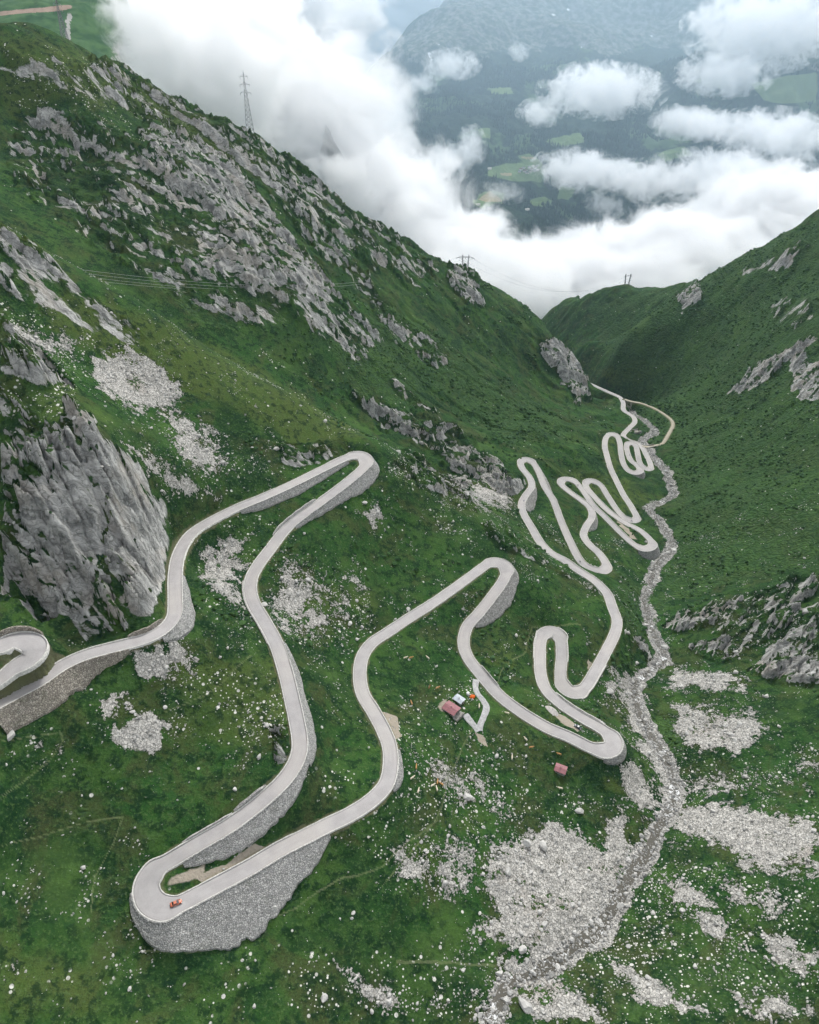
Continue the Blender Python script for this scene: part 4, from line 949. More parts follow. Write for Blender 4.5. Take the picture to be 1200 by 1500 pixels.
# ------------------------------------------------------------ cabins
M_RED = simple('faded_red_metal_roof', (.25, .10, .11), .6, .4, .18, 1.0, bump=.03)
M_GREY = simple('grey_metal_roof', (.40, .44, .48), .5, .4, .12, 1.0)
M_STONEW = masonry('field_stone_wall', (.30, .29, .26), (.55, .53, .49), 1.8, (.14, .13, .12), .1)
M_WOOD = simple('dark_weathered_wood', (.10, .07, .05), .85, .2, .3, 2.0)
M_BLUE = simple('blue_paint', (.05, .12, .30), .5, .3)
def cabin(u, v, L, W, H, rise, rz, roofm, lab, extra=False, door=M_WOOD):
    p = hit(u, v); r = empty('cabin', p - Vector((0, 0, .6)), rz); tag(r, lab, 'cabin')
    m = MB(); m.prism([(-W / 2, 0), (W / 2, 0), (W / 2, H), (0, H + rise), (-W / 2, H)], -L / 2, L / 2); m.build('wall', M_STONEW, r)
    m = MB(); o = .45
    for s in (-1, 1):
        e = H - rise / (W / 2) * o; m.prism([(s * (W / 2 + o), e + .03), (s * (W / 2 + o), e + .15), (0, H + rise + .15), (0, H + rise + .03)][::s], -L / 2 - o, L / 2 + o)
    nr = 14
    for k in range(nr):
        x = -L / 2 - o + (L + 2 * o) * (k + .5) / nr
        for s in (-1, 1): m.tube([(x, s * (W / 2 + o), H - rise / (W / 2) * o + .15), (x, 0, H + rise + .15)], .05, 4)
    rf = m.build('roof', roofm, r)
    m = MB(); m.box(-.18, .18, -.1, .1, H + rise + .1, H + rise + .75); m.box(-.24, .24, -.16, .16, H + rise + .75, H + rise + .85); m.build('chimney', M_STONEW, rf)
    m = MB(); m.box(L / 2 - .02, L / 2 + .06, -.5, .5, .5, 2.4); d = m.build('door', door, r); m = MB(); m.box(L / 2 + .06, L / 2 + .1, .3, .36, 1.3, 1.5); m.build('handle', M_GREY, d)
    for x in (-L / 4, L / 4):
        m = MB(); m.box(x - .45, x + .45, -W / 2 - .05, -W / 2 + .02, 1.3, 2.0); wdo = m.build('window', M_WIN, r)
        m = MB(); m.box(x - .5, x + .5, -W / 2 - .10, -W / 2 - .06, 1.2, 1.28); m.build('sill', M_WOOD, wdo)
    if extra:
        m = MB(); m.box(L / 2 + .1, L / 2 + 2.6, -W / 2 - .4, W / 2 + .2, -1.2, .55); m.box(L / 2 + 2.3, L / 2 + 2.65, -W / 2 - .5, W / 2 + .3, .55, 1.25); m.build('terrace', M_STONEW, r)
    return r
cabin(661, 1041, 6.8, 5.4, 2.6, .7, R(-40), M_RED, 'stone cabin with a faded red roof beside the access path', True)
cabin(672.5, 1027, 4.6, 3.4, 2.3, .35, R(-42), M_GREY, 'small shed with a pale grey metal roof behind the red roofed cabin')
cabin(821, 1129, 4.8, 3.9, 2.3, .5, R(-25), M_RED, 'lone small stone hut with a red roof below the hairpin', False, M_BLUE)
# roofless ruin by the far stream
p = hit(930, 633); r = empty('ruin', p - Vector((0, 0, .5)), R(20)); tag(r, 'roofless stone ruin on the grass between the road and the stream loop', 'ruin')
for (x0, x1, y0, y1, h) in ((-7, 7, -4.5, -3.7, 2.6), (-7, 7, 3.7, 4.5, 2.0), (-7, -6.2, -3.69, 3.69, 2.8), (6.2, 7, -3.69, .6, 2.2)):
    m = MB(); m.box(x0, x1, y0, y1, 0, h, .1); m.build('wall', M_STONEW, r)
m = MB(); m.box(-6.1, 6.1, -3.6, 3.6, .1, .8); m.build('floor', M_STONEW, r)
# tent, tank
p = hit(692, 1021); r = empty('tent', p, .4); tag(r, 'bright orange dome tent pitched beside the access path', 'tent')
Vt, Ft = ico(3); q = Vt * np.array([1.7, 1.2, 1.25]); q[:, 2] = np.maximum(q[:, 2], -.1); q[:, :2] *= (1 - .12 * np.abs(np.sin(np.arctan2(Vt[:, 1], Vt[:, 0]) * 2)))[:, None]
np_mesh('canopy', q, Ft, simple('orange_tent_fabric', (.85, .16, .02), .6, .3, .1), True, r)
m = MB()
for a in (.6, -.6): m.tube([(1.72 * math.cos(t_) * math.cos(a), 1.25 * math.cos(t_) * math.sin(a) * 1.2, 1.3 * math.sin(t_)) for t_ in np.linspace(0, math.pi, 13)], .03, 5)
m.build('pole', M_WIN, r)
m = MB(); m.prism([(-.45, 0), (.45, 0), (0, .95)], 1.5, 1.62); m.build('door_flap', M_WIN, r)
p = hit(685.5, 1017); r = empty('water_tank', p, .3); tag(r, 'white water tank standing left of the orange tent', 'water tank')
m = MB(); m.tube([(0, 0, .1), (0, 0, .2), (0, 0, 1.15), (0, 0, 1.3)], [.75, .85, .85, .5], 14); m.build('barrel', simple('white_plastic', (.75, .76, .76), .5, .4, .05), r, True)
m = MB(); m.tube([(0, 0, 1.3), (0, 0, 1.42)], .25, 10); m.build('lid', M_WIN, r); m = MB(); m.box(-.9, .9, -.9, .9, -.3, .1); m.build('base', M_CONC, r)
# stone bridge carrying the gravel track over the stream
k = track.near(951, 654.5); c = track.P[k]; T_ = track.T[k]; r = empty('stone_bridge', c, math.atan2(T_[1], T_[0])); tag(r, 'small stone arch bridge carrying the gravel track over the stream', 'bridge')
for s in (-1, 1):
    m = MB(); prof = [(-10, -6.5), (-10, .1), (10, .1), (10, -6.5), (4.6, -6.5)] + [(4.6 * math.cos(a), -5.2 + 4.0 * math.sin(a)) for a in np.linspace(0, math.pi, 13)] + [(-4.6, -6.5)]
    n = len(prof); V = [(x, s * 2.3, z) for x, z in prof] + [(x, s * 2.8, z) for x, z in prof]
    F = [tuple(range(n)), tuple(range(2 * n - 1, n - 1, -1))] + [(i, n + i, n + (i + 1) % n, (i + 1) % n) for i in range(n)]; m.add(V, F); m.build('spandrel_wall', M_OLDWALL, r)
    m = MB(); m.box(-9, 9, s * 2.55 - .2, s * 2.55 + .2, .11, .75); m.build('parapet', M_WALLCAP, r)
m = MB()
a_l = np.linspace(0, math.pi, 13); V = []
for a in a_l:
    for y in (-2.29, 2.29):
        for rr_ in (4.6, 5.0): V.append((rr_ * math.cos(a), y, -5.2 + (rr_ - .6) * math.sin(a)))
F = []
for i in range(12):
    b = i * 4; F += [(b, b + 4, b + 6, b + 2), (b + 1, b + 3, b + 7, b + 5), (b, b + 1, b + 5, b + 4), (b + 2, b + 6, b + 7, b + 3)]
m.add(V, F); m.build('arch', M_OLDWALL, r)

# ------------------------------------------------------------ pylons and cables
M_STEEL = simple('galvanised_steel', (.22, .23, .24), .5, .5, .1, 1.0, .4)
def lattice(m, base, top, wb, wt, H, n, rb):
    """four-legged tapering lattice from base to top"""
    def c(k, i):
        t_ = k / n; w_ = (wb + (wt - wb) * t_) / 2; sx, sy = ((-1, -1), (1, -1), (1, 1), (-1, 1))[i % 4]
        return Vector((base[0] + (top[0] - base[0]) * t_ + sx * w_, base[1] + (top[1] - base[1]) * t_ + sy * w_, base[2] + H * t_))
    for k in range(n):
        for i in range(4):
            m.tube([c(k, i), c(k + 1, i + 1)], rb * .6, 3, False); m.tube([c(k, i + 1), c(k + 1, i)], rb * .6, 3, False); m.tube([c(k, i), c(k, i + 1)], rb * .5, 3, False)
    return c
def pylon(loc, H, rz, arms, wb, wt, lab, rb=.24):
    r = empty('lattice_pylon', loc, rz); tag(r, lab, 'pylon')
    m = MB(); c = lattice(m, (0, 0, -2), (0, 0), wb, wt, H * .72, 9, rb); m.build('lattice_body', M_STEEL, r)
    for i in range(4):
        m = MB(); m.tube([c(0, i), c(9, i)], rb, 4); m.build('leg', M_STEEL, r)
    m = MB(); lattice(m, (0, 0, H * .72 - 2), (0, 0), wt, .5, H * .28, 5, rb * .8); m.tube([(0, 0, H * .97 - 2), (0, 0, H)], .12, 4); m.build('top_mast', M_STEEL, r)
    for (z, L) in arms:
        m = MB()
        for y in (-.5, .5): m.tube([(-L, 0, z * H), (0, y, z * H), (L, 0, z * H)], rb * .8, 4); m.tube([(-L, 0, z * H), (0, y, z * H + 2.0), (L, 0, z * H)], rb * .6, 4)
        a = m.build('crossarm', M_STEEL, r)
        for s in (-1, 1): m = MB(); m.tube([(s * L, 0, z * H), (s * L, 0, z * H - 2.2)], .13, 5); m.build('insulator', M_WIN, a)
    return r
def twin(loc, H, W, top, arm, rz, lab, rb=.26):
    r = empty('twin_mast_pylon', loc, rz); tag(r, lab, 'pylon')
    for s in (-1, 1):
        m = MB(); c = lattice(m, (s * W / 2, 0, -2), (s * top / 2, 0), 2.2, 1.2, H * .92 + 2, 8, rb)
        for i in range(4): m.tube([c(0, i), c(8, i)], rb, 4)
        m.tube([(s * top / 2, 0, H * .9), (s * top / 2, 0, H)], .2, 4); m.build('mast', M_STEEL, r)
    m = MB()
    for y in (-.5, .5): m.tube([(-arm / 2, y * .3, H * .76), (-top / 2, y, H * .80), (top / 2, y, H * .80), (arm / 2, y * .3, H * .76)], rb, 4); m.tube([(-arm / 2, y * .3, H * .76), (-top / 2, y, H * .88), (0, y, H * .83), (top / 2, y, H * .88), (arm / 2, y * .3, H * .76)], rb * .7, 4)
    a = m.build('crossarm', M_STEEL, r)
    for x in (-arm / 2, 0, arm / 2): m = MB(); m.tube([(x, 0, H * .77), (x, 0, H * .77 - 2.2)], .14, 5); m.build('insulator', M_WIN, a)
    return r
def ridge_point(u, v, t_):
    """ground straight below a surveyed point"""
    p = at_t(u, v, t_); return Vector((p[0], p[1], ground(p[0], p[1])))
P1 = ridge_point(367, 197, 760); pylon(P1, 58, R(10), [(.90, 4.0), (.77, 5.0), (.64, 5.6)], 8.5, 2.4, 'tall lattice pylon with three short arms rising from the left ridge')
P0 = ridge_point(102, 84, 700); pylon(P0, 42, R(35), [(.93, 3.0), (.80, 3.8), (.66, 4.4)], 7, 2, 'lattice pylon near the top left in front of the green hillside')
P2 = ridge_point(681, 404, 1010); twin(P2, 25, 7, 9, 26, R(-8), 'twin mast pylon with a wide crossarm on the left ridge crest')
P3 = ridge_point(917, 423, 1500); twin(P3, 33, 7, 12, 18, R(10), 'small twin mast pylon on the right hand ridge')
M_CABLE = simple('power_cable', (.30, .31, .31), .5, .4, .05)
def cable(a, b, sag, r_, lab, group):
    a = Vector(a); b = Vector(b); pts = [a.lerp(b, k / 40) - Vector((0, 0, 4 * sag * (k / 40) * (1 - k / 40))) for k in range(41)]
    m = MB(); m.tube(pts, r_, 5); tag(m.build('power_line', M_CABLE, None, True), lab, 'power line', group)
tops = [P2 + Vector((dx, 0, z)) for dx, z in ((-12, 19), (0, 19), (12, 19), (-4, 24))]
for i, tp in enumerate(tops):
    a = at_t(-160, 352 + i * 5, 330 + i * 12); cable(a, tp, 30 + i * 2.0, .10, ('lowest of the cables crossing in front of the left crags', 'second lowest cable crossing in front of the left crags', 'upper cable crossing in front of the left crags', 'thin topmost cable crossing in front of the left crags')[3 - i], 'cables crossing in front of the left slope')
for i, dx in enumerate((-9, 9)):
    cable(P2 + Vector((dx, 0, 19)), P3 + Vector((dx * .9, 0, 24)), 40, .12, ('left', 'right')[i] + ' hand cable sagging through the fog between the twin mast pylons', 'cables between the twin mast pylons')

# ------------------------------------------------------------ cars
M_TYRE = simple('black_rubber', (.02, .02, .02), .8, .3, .1); M_RIM = simple('alloy_rim', (.35, .35, .36), .35, .6, .05, 3, .8); M_GLASS = simple('tinted_car_glass', (.02, .025, .03), .08, .7, .05)
M_LAMP = simple('clear_lamp_glass', (.75, .75, .72), .15, .6, .05); M_TAIL = simple('red_lamp_glass', (.45, .02, .02), .2, .6, .05)
def car(loc, heading, pitch, paint, lab, low=True):
    r = empty('car', loc, rot=(0, -pitch, heading)); r.scale = (.92, .92, .92); tag(r, lab, 'car')
    Hb = .62 if low else .78; Hr = 1.22 if low else 1.48
    xs = [-2.15, -2.05, -1.6, -.9, 0, .9, 1.5, 1.95, 2.12]; hw = [.72, .84, .92, .90, .89, .90, .91, .82, .62]; zt = [Hb, Hb + .10, Hb + .13, Hb + .10, Hb + .06, Hb + .04, Hb - .02, Hb - .10, Hb - .2]; m = MB(); V = []
    for x, w_, z in zip(xs, hw, zt): V += [(x, -w_ * .9, .22), (x, -w_, .42), (x, -w_ * .97, z - .12), (x, -w_ * .82, z), (x, 0, z + .04), (x, w_ * .82, z), (x, w_ * .97, z - .12), (x, w_, .42), (x, w_ * .9, .22)]
    F = [(i * 9 + k, i * 9 + (k + 1) % 9, (i + 1) * 9 + (k + 1) % 9, (i + 1) * 9 + k)[::-1] for i in range(8) for k in range(9)] + [tuple(range(9)), tuple(72 + k for k in range(8, -1, -1))]
    m.add(V, F); body = m.build('body', paint, r, True)
    # cabin: glass band with a painted roof panel
    zb = Hb + .06; a = [(-1.55, .74), (-.95, .60), (.25, .60), (.95, .76)]; V = [(-1.6, -.76, zb), (1.0, -.78, zb), (1.0, .78, zb), (-1.6, .76, zb), (-.9, -.60, Hr), (.15, -.60, Hr), (.15, .60, Hr), (-.9, .60, Hr)]
    m = MB(); m.add(V, [(4, 5, 6, 7), (0, 1, 5, 4), (1, 2, 6, 5), (2, 3, 7, 6), (3, 0, 4, 7)]); m.build('windows', M_GLASS, r)
    m = MB(); m.box(-.93, .18, -.62, .62, Hr - .01, Hr + .05, .05); m.build('roof', paint, r)
    for s in (-1, 1):
        m = MB(); m.tube([(-1.6, s * .76, zb), (-.9, s * .60, Hr)], .05, 4); m.tube([(1.0, s * .78, zb), (.15, s * .60, Hr)], .045, 4); m.build('pillar', paint, r)
        m = MB(); m.box(.62, .82, s * .98 - .08, s * .98 + .08, zb + .02, zb + .16); m.build('wing_mirror', paint, r)
        m = MB(); m.box(1.82, 2.06, s * .62 - .16, s * .62 + .16, Hb - .2, Hb - .08); m.build('headlight', M_LAMP, r)
        m = MB(); m.box(-2.19, -2.10, s * .62 - .18, s * .62 + .18, Hb - .14, Hb - .02); m.build('tail_light', M_TAIL, r)
        for x in (-1.35, 1.32):
            m = MB(); m.tube([(x, s * .74, .33), (x, s * .95, .33)], .34, 16); wh = m.build('wheel', M_TYRE, r, False); m = MB(); m.tube([(x, s * .94, .33), (x, s * .97, .33)], .21, 10); m.build('rim', M_RIM, wh)
    m = MB(); m.box(-2.2, -2.12, -.75, .75, .25, .42); m.box(2.0, 2.14, -.55, .55, .24, .36); m.build('bumper', M_TYRE, r)
    return r
k = road.near(258, 1326); off = .6; c = road.P[k] + np.r_[road.N[k] * (-off), 0]
gr = (road.P[k + 3, 2] - road.P[k - 3, 2]) / 6.0; car((c[0], c[1], c[2] + .10), math.atan2(road.T[k][1], road.T[k][0]), math.atan(gr), simple('orange_car_paint', (.46, .12, .055), .3, .6, .06), 'orange sports car rounding the nearest hairpin')
p = hit(846, 1066); k = road.near(846, 1060); car(p + Vector((0, 0, .15)), math.atan2(road.T[k][1], road.T[k][0]), 0, simple('dark_blue_car_paint', (.03, .04, .06), .3, .6, .1), 'dark hatchback parked on the verge inside the hairpin beside the stream', False)

# ------------------------------------------------------------ figures grown along a skeleton
def skin(name, verts, edges, radii, mat, root=0, parent=None, sub=1):
    me = bpy.data.meshes.new(name); me.from_pydata(verts, edges, []); me.update(); o = bpy.data.objects.new(name, me); COL.objects.link(o); me.materials.append(mat)
    s = o.modifiers.new('skin', 'SKIN'); s.use_smooth_shade = True; L = me.skin_vertices[0].data
    for i, q in enumerate(radii): L[i].radius = q if isinstance(q, tuple) else (q, q)
    L[root].use_root = True; b = o.modifiers.new('sub', 'SUBSURF'); b.levels = sub; b.render_levels = sub
    if parent is not None: o.parent = parent
    return o
M_COW = [simple('tan_cow_hide', (.45, .25, .11), .9, .1, .15), simple('cream_cow_hide', (.70, .62, .50), .9, .1, .1), simple('brown_cow_hide', (.20, .10, .05), .9, .1, .2)]
CV = [(-.75, 0, 1.15), (-.35, 0, 1.08), (.25, 0, 1.06), (.65, 0, 1.18), (.98, 0, 1.35), (1.22, 0, 1.42), (1.52, 0, 1.22), (-.95, 0, 1.2), (-1.08, 0, .75), (-1.06, 0, .5)]
CE = [(0, 1), (1, 2), (2, 3), (3, 4), (4, 5), (5, 6), (0, 7), (7, 8), (8, 9)]; CR = [(.27, .30), (.34, .38), (.35, .38), (.28, .32), (.17, .2), .15, .085, .06, .03, .05]
for s in (-1, 1):
    b = len(CV); CV += [(-.78, s * .2, .85), (-.72, s * .22, .52), (-.84, s * .22, .30), (-.82, s * .22, .02), (.60, s * .2, .80), (.60, s * .21, .42), (.62, s * .21, .02), (1.18, s * .24, 1.47)]
    CE += [(0, b), (b, b + 1), (b + 1, b + 2), (b + 2, b + 3), (3, b + 4), (b + 4, b + 5), (b + 5, b + 6), (5, b + 7)]; CR += [.16, .09, .065, .06, .13, .07, .06, .045]
COWS = """594,965,1,0.3;cream cow grazing alone left of a tan cow in the meadow inside the big bend
602,965,0,0.2;tan cow grazing right beside a cream cow in the meadow inside the big bend
627,965,1,2.4;cream cow standing by itself in the dark green grass above the cabins
629,1008,2,1.2;brown cow above the red roofed cabin
641,1009,0,0.4;tan cow above and closest to the red roofed cabin
603,1031,0,1.9;tan cow near the gravel lay-by on the bend, left of the cabins
610,1125,0,1.5;tan cow on the slope right of the lower bend
604,1141,1,0.6;cream cow on the slope below the tan cow right of the lower bend
634,1152,1,0.5;cream cow at the left of the small herd among stones
640,1157,1,1.8;cream cow lowest in the small herd among stones
641,1147,0,1.4;tan cow in the middle of the small herd among stones
647,1150,0,2.6;tan cow at the right of the small herd among stones
613,1160,1,1.3;cream cow just left of the small herd among stones
819,1106,0,2.9;tan cow standing just above the lone red roofed hut
821,1156,1,3.0;cream cow standing below the lone red roofed hut
743,1046,1,2.9;cream cow close under the road right of the access path
770,1084,1,2.2;cream cow on the meadow between the road and the herd, facing away
778,1096,0,0.1;tan cow on the meadow left of the lone red roofed hut
750,1111,1,1.4;cream cow alone in the open green below the access path
702,1036,1,1.5;cream cow standing at the inner edge of the access path"""
proto = {}
for ln in COWS.splitlines():
    a, lab = ln.split(';'); u, v, k, rz = map(float, a.split(',')); k = int(k); p = hit(u, v)
    if k not in proto:
        proto[k] = o = skin('cow', CV, CE, CR, M_COW[k])
    else: o = proto[k].copy(); COL.objects.link(o)
    o.location = p; o.rotation_euler = (0, 0, rz); tag(o, lab, 'cow', 'cows grazing around the cabins')
# motorcyclists on the far switchbacks
M_BIKE = simple('dark_motorcycle_paint', (.05, .05, .06), .3, .6, .1); M_LEATHER = [simple('black_riding_suit', (.03, .03, .035), .7, .3, .1), simple('blue_riding_suit', (.05, .09, .22), .7, .3, .1)]
M_HELM = simple('pale_helmet', (.6, .6, .62), .3, .5, .05)
PVv = [(-.25, 0, .86), (-.12, 0, 1.1), (.02, 0, 1.32), (.10, 0, 1.45), (.14, 0, 1.55), (.16, 0, 1.66)]; PE = [(0, 1), (1, 2), (2, 3), (3, 4), (4, 5)]; PR = [.16, .15, .18, .08, .11, .10]
for s in (-1, 1):
    b = len(PVv); PVv += [(.02, s * .2, 1.36), (.22, s * .27, 1.14), (.46, s * .25, 1.05), (.53, s * .25, 1.03), (.15, s * .2, .80), (.10, s * .2, .42), (.22, s * .2, .36)]
    PE += [(2, b), (b, b + 1), (b + 1, b + 2), (b + 2, b + 3), (0, b + 4), (b + 4, b + 5), (b + 5, b + 6)]; PR += [.07, .055, .045, .045, .095, .065, .05]
BK = [(853, 822, 'on the inner end of the second far hairpin', 0), (926, 761, 'on the hairpin above the lowest far leg', 1), (919, 668, 'on the stacked switchbacks near the bridge', 0), (764, 733, 'on the S-bend left of the far switchbacks', 1), (848, 712, 'on the leg between two narrow far hairpins', 0)]
for (u, v, where, k) in BK:
    i = road.near(u, v); p = road.P[i] + np.r_[road.N[i] * 1.2, .12]; rz = math.atan2(road.T[i][1], road.T[i][0])
    r = empty('motorcycle', p, rz); tag(r, 'dark motorcycle ' + where, 'motorcycle', 'motorcycles on the far switchbacks')
    for x in (-.72, .72):
        m = MB(); m.tube([(x + .25 * math.cos(a), 0, .32 + .25 * math.sin(a)) for a in np.linspace(0, 2 * math.pi, 17)], .07, 6, False); m.build('wheel', M_TYRE, r, True)
    m = MB(); m.tube([(-.75, 0, .82), (-.35, 0, .78), (.1, 0, .86), (.45, 0, .80)], [.07, .12, .17, .08], 8); m.tube([(-.4, 0, .45), (0, 0, .5), (.35, 0, .55)], [.1, .17, .1], 8); m.build('body', M_BIKE, r, True)
    m = MB(); m.tube([(.72, 0, .32), (.50, 0, .98)], .035, 5); m.tube([(.48, -.33, 1.02), (.52, 0, .98), (.48, .33, 1.02)], .02, 5); m.build('fork', M_RIM, r)
    m = MB(); m.tube([(.62, 0, .85), (.7, 0, .85)], .09, 8); m.build('headlight', M_LAMP, r)
    o = skin('person', PVv, PE, PR, M_LEATHER[k]); o.location = p; o.rotation_euler = (0, 0, rz); tag(o, ('black' if k == 0 else 'blue') + ' clad rider sitting on the motorcycle ' + where, 'person', 'motorcycle riders on the far switchbacks')
    q = IV2 * .145 + np.array([.15, 0, 1.62]); np_mesh('helmet', q, IF2, M_HELM, True, o)
# ------------------------------------------------------------ loose rock: boulders as things, the small stuff as ground cover
V1, F1 = ico(1); V0 = V1; F0 = F1
phi = (1 + 5 ** .5) / 2; V0 = np.array([(-1, phi, 0), (1, phi, 0), (-1, -phi, 0), (1, -phi, 0), (0, -1, phi), (0, 1, phi), (0, -1, -phi), (0, 1, -phi), (phi, 0, -1), (phi, 0, 1), (-phi, 0, -1), (-phi, 0, 1)]) / 1.902
F0 = np.array([(0, 11, 5), (0, 5, 1), (0, 1, 7), (0, 7, 10), (0, 10, 11), (1, 5, 9), (5, 11, 4), (11, 10, 2), (10, 7, 6), (7, 1, 8), (3, 9, 4), (3, 4, 2), (3, 2, 6), (3, 6, 8), (3, 8, 9), (4, 9, 5), (2, 4, 11), (6, 2, 10), (8, 6, 7), (9, 8, 1)])
def rock_material(name, lo, hi):
    t = NT(name); P = t.n('ShaderNodeTexCoord').outputs['Object']; g = t.n('ShaderNodeNewGeometry').outputs['Random Per Island']; n = t.noise(P, 1.3, 5, .7)
    c = t.mix(g, lo, hi); c = t.mix(t.math('MULTIPLY', t.ss(n, .45, .7), .5), c, tuple(k * .55 for k in lo)); t.bsdf(c, .92, t.bump(n, .25), .15); return t.m
M_ROCK = rock_material('pale_granite', (.22, .22, .205), (.52, .51, .485))
def cover(N, x0, x1, y0, y1, fn):
    x = rng.uniform(x0, x1, N); y = rng.uniform(y0, y1, N); ang = np.abs(x) < (y * CP + 300 * SP) * .68 + 25; x, y = x[ang], y[ang]
    r = full(x, y, True); u, v, d = proj(x, y, r[0]); ok = fn(x, y, u, v, r) & (NEARCUT(x, y) < .5)
    return x[ok], y[ok], r[0][ok], u[ok], v[ok], d[ok], [q[ok] for q in r[1:]]
def NEARCUT(x, y): return np.maximum(FG.lin(np.maximum(roadf, wallf), x, y), FG.lin(roadf, x + .8, y + .5))
def stone_p(x, y, u, v, r):
    st = r[6] * .95 + 2.6 * fbm(x / 11, y / 11, 4, 501) - .1; sc = r[2] + .5 * fbm(x / 4, y / 4, 3, 503)
    p = np.clip(sstep(.45, 1.2, st) * .5 + sstep(.15, .55, sc) * .6 + .018 + .10 * sstep(.1, .5, r[1]) * (r[0] < -240), 0, 1); return rng.random(len(x)) < p
sx, sy, sz, su, svv, sdp, sm = cover(170000, -260, 330, 60, 470, stone_p)
n = len(sx); size = .12 + .16 * rng.gamma(1.2, .6, n); size *= np.where(rng.random(n) < .015, 2.8, 1) * (1 + .35 * np.clip(sm[1], 0, 1)); size = np.minimum(size, 2.3) * (1 + .25 * sstep(300, 500, sdp))
inview = (su > 2) & (su < 1198) & (svv > 200) & (svv < 1498); px = size * inview / sdp
order = np.argsort(-px); big = order[:285]; rest = order[285:]
def cuts(Q, n=6):
    for _ in range(n):
        d = rng.normal(0, 1, (len(Q), 1, 3)); d /= np.linalg.norm(d, axis=2, keepdims=True); lim = rng.uniform(.45, .8, (len(Q), 1))
        Q = Q - np.maximum((Q * d).sum(2) - lim, 0)[..., None] * d
    return Q * 1.2
def stones_mesh(name, V, F, x, y, z, s, sink=.25):
    k = len(x); S = np.stack([s * rng.uniform(.7, 1.35, k), s * rng.uniform(.7, 1.2, k), s * rng.uniform(.5, .95, k)], -1)
    Q = cuts(np.repeat(V[None], k, 0)) * (1 + rng.uniform(-.12, .12, (k, len(V), 1))) * S[:, None]; a = rng.uniform(0, 6.28, k); ca, sa = np.cos(a)[:, None], np.sin(a)[:, None]
    X = Q[..., 0] * ca - Q[..., 1] * sa + x[:, None]; Y = Q[..., 0] * sa + Q[..., 1] * ca + y[:, None]; Z = Q[..., 2] + (z + S[:, 2] * (1 - 2 * sink) * .6)[:, None]
    return np.stack([X, Y, Z], -1).reshape(-1, 3), (np.arange(k)[:, None, None] * len(V) + F[None]).reshape(-1, 3)
V, F = stones_mesh('s', V0, F0, sx[rest], sy[rest], sz[rest], size[rest])
tag(np_mesh('scattered_stones', V, F, M_ROCK, False), 'countless small pale stones strewn over grass and screes', kind='stuff')
# stones choking the stream bed
K = 11000; ii = rng.integers(0, len(river.P), K); w_ = (rng.random(K) * 2 - 1); w_ = np.sign(w_) * np.abs(w_) ** .95 * (river.w[ii] / 2 + 2.6); rx_ = river.P[ii, 0] + river.N[ii, 0] * w_ + rng.normal(0, .6, K); ry_ = river.P[ii, 1] + river.N[ii, 1] * w_ + rng.normal(0, .6, K)
rz_ = np.maximum(full(rx_, ry_), np.where(np.abs(w_) < river.w[ii] / 2, river.P[ii, 2] - .62, -1e9)); ok = NEARCUT(rx_, ry_) < .5; s_ = np.minimum(.16 + .26 * rng.gamma(1.3, .6, K), 1.7) * (1 + .3 * sstep(350, 700, ry_)); V, F = stones_mesh('s', V1, F1, rx_[ok], ry_[ok], rz_[ok], s_[ok], .15)
tag(np_mesh('stream_stones', V, F, rock_material('river_worn_rock', (.17, .17, .16), (.50, .49, .47)), False), 'grey rocks choking the stream bed', kind='stuff')
LM = """260,1325,the orange car;215,1290,the nearest hairpin;330,1350,the huge embankment;300,1270,the inner embankment;439,1100,the lower bend of the long straight;410,960,the long straight above the nearest hairpin;367,853,the parapet bend;530,680,the upper left hairpin;400,730,the road climbing to the upper left hairpin;250,900,the corner under the grey crag;120,850,the grey crag;60,1010,the tall wall at the left edge;30,950,the loop at the left edge;200,1075,the pale scree patch below the left road;230,980,the scree below the corner;190,550,the upper left scree;320,660,the narrow scree tongue;450,870,the broad scree right of the long straight;545,760,the round scree patch by the upper hairpin;572,1125,the bend left of the cabins;530,980,the road left of the cabins;662,1040,the red roofed cabin;692,1020,the orange tent;703,1060,the access path;821,1127,the lone red hut;730,830,the middle hairpin;690,940,the bend above the orange tent;800,1060,the long leg above the lone hut;890,1090,the streamside hairpin;810,960,the narrow inner hairpin;900,920,the long right hand leg;950,1000,the gorge;960,1080,the stream below the gorge;985,1150,the bend of the stream;950,1240,the stream beside the scree fan;870,1360,the stream under the scree fan;800,1300,the middle of the scree fan;730,1280,the left edge of the scree fan;770,1390,the lower edge of the scree fan;740,1470,the stream at the bottom edge;640,1412,the straight footpath at the bottom;450,1330,the footpath under the embankment;160,1240,the forked trails at the left;1050,1000,the upper right scree;1060,1060,the triangular scree at the right;1120,1230,the long scree at the right edge;1100,1310,the lower scree at the right;1150,960,the rock ribs at the right edge;1050,1400,the shrubs at the lower right;1180,1480,the lower right corner;900,1450,the grass right of the bottom stream;550,1450,the stony grass along the bottom edge;350,1450,the dark grass at the bottom;60,1450,the lower left corner;1180,1120,the gully at the right edge;620,1250,the stony meadow left of the scree fan"""
LMK = [(float(a), float(b), c) for a, b, c in (q.split(',') for q in LM.split(';'))]
DIRS = ['right of', 'above and right of', 'above', 'above and left of', 'left of', 'below and left of', 'below', 'below and right of']
def region(u, v):
    d = [math.hypot(a - u, b - v) for a, b, _ in LMK]; k = int(np.argmin(d)); a, b, nme = LMK[k]
    if d[k] < 7: return 'right beside ' + nme
    return ('close ' if d[k] < 32 else 'well ') + DIRS[int(round(math.atan2(b - v, u - a) / (math.pi / 4))) % 8] + ' ' + nme
SIZEW = ['largest', 'second largest', 'third largest', 'fourth largest', 'fifth largest', 'sixth largest', 'seventh largest', 'eighth largest']
protos = []; VB, FB = ico(2)
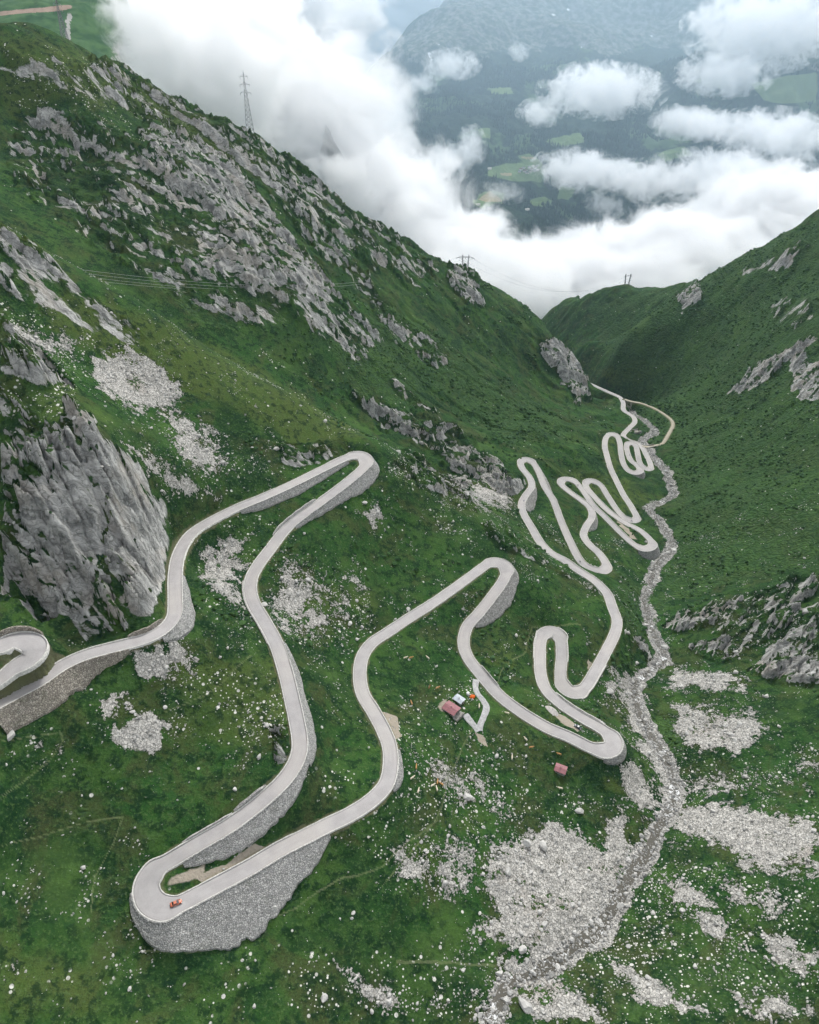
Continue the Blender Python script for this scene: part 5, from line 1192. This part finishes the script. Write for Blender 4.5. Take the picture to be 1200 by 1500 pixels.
for k in range(9):
    q = cuts(VB[None], 9)[0] * (1 + rng.uniform(-.05, .05, (len(VB), 1))) * np.array([rng.uniform(.85, 1.25), rng.uniform(.75, 1.0), rng.uniform(.55, .9)]); me_o = np_mesh('boulder', q, FB, M_ROCK, False); protos.append(me_o.data); bpy.data.objects.remove(me_o)
def boulder(me, p, s, rot, lab, group='loose boulders on the slopes', name='boulder'):
    o = bpy.data.objects.new(name, me); COL.objects.link(o); o.location = p; o.scale = s if isinstance(s, tuple) else (s, s, s); o.rotation_euler = rot; tag(o, lab, 'boulder', group); return o
regs = {}
for j in big: regs.setdefault(region(su[j], svv[j]), []).append(j)
for rg, js in regs.items():
    for q_, j in enumerate(sorted(js, key=lambda j: -size[j])):
        lab = ('pale boulder ' if len(js) == 1 else SIZEW[min(q_, 7)] + ' boulder ') + rg
        boulder(protos[j % 9], (sx[j], sy[j], sz[j] + size[j] * .2), float(size[j]), (rng.uniform(-.3, .3), rng.uniform(-.3, .3), rng.uniform(0, 6)), lab)
q = cuts(IV2[None], 16)[0] * .95 * (1 + .12 * fbm(IV2[:, 0] * 1.4 + 5, IV2[:, 1] * 1.4 + IV2[:, 2] * 1.1, 3, 601))[:, None]; o_ = np_mesh('boulder', q, IF2, M_ROCK, False); bigm = o_.data; bpy.data.objects.remove(o_)
for (u, v, s, rz, lab) in [(402, 1329, (2.3, 1.5, 1.5), -.9, 'large pale slab shaped boulder at the foot of the huge embankment'), (769, 1474, (5.2, 2.9, 2.0), -.75, 'long pale slab of rock lying beside the stream at the bottom'), (848, 1189, (3.4, 2.4, 1.8), .2, 'big grey outcrop boulder below the lone red roofed hut'),
    (974, 949, (4.6, 2.6, 1.8), -.2, 'huge smooth boulder lying in the stream at the gorge'), (920, 928, (2.4, 2.0, 1.8), .4, 'light boulder perched on the bank right of the long leg'), (933, 972, (2.4, 2.0, 1.6), 1.0, 'pale boulder on the brink above the narrow gorge'), (1179, 898, (3.0, 2.6, 3.0), .5, 'square pale block on the rock rib at the right edge'),
    (1078, 955, (3.4, 1.6, 1.4), .3, 'pale block beside the lowest rock rib'), (837, 1378, (2.1, 1.8, 1.6), 0, 'rounded boulder at the lower tip of the big scree fan'), (871, 1388, (2.6, 1.2, 1.0), -.7, 'flat tilted boulder beside the stream under the scree fan')]:
    p = hit(u, v); s = tuple(.85 * q_ for q_ in s); boulder(bigm, p + Vector((0, 0, s[2] * .25)), s, (.1, .15, rz), lab, None)
# ------------------------------------------------------------ low shrubs on the slopes
def shrub_p(x, y, u, v, r):
    s = r[4] * .9 + 1.9 * fbm(x / 24, y / 24, 4, 511) + .05; return (rng.random(len(x)) < sstep(.35, .95, s) * .6) & (r[1] < .35) & (r[2] < .4)
bx_, by_, bz_, bu, bv, bd, _m = cover(60000, -120, 640, 230, 1250, shrub_p)
bs = rng.uniform(.5, 1.7, len(bx_)) * (1 + .3 * sstep(500, 900, bd)); V, F = stones_mesh('s', V1, F1, bx_, by_, bz_, bs, .2)
def leaf_material():
    t = NT('alpine_shrub_leaves'); P = t.n('ShaderNodeTexCoord').outputs['Object']; g = t.n('ShaderNodeNewGeometry').outputs['Random Per Island']; n = t.noise(P, 2.0, 4, .7)
    c = t.mix(g, (.024, .060, .020), (.052, .106, .034)); c = t.mix(t.math('MULTIPLY', t.ss(n, .5, .75), .5), c, (.055, .105, .035)); t.bsdf(c, .9, t.bump(n, .4), .1); return t.m
V = V + rng.normal(0, .13, V.shape)
tag(np_mesh('low_shrubs', V, F, leaf_material(), False), 'low dark green alpine shrubs covering the slopes', kind='stuff')
print('stones', n, 'shrubs', len(bx_))
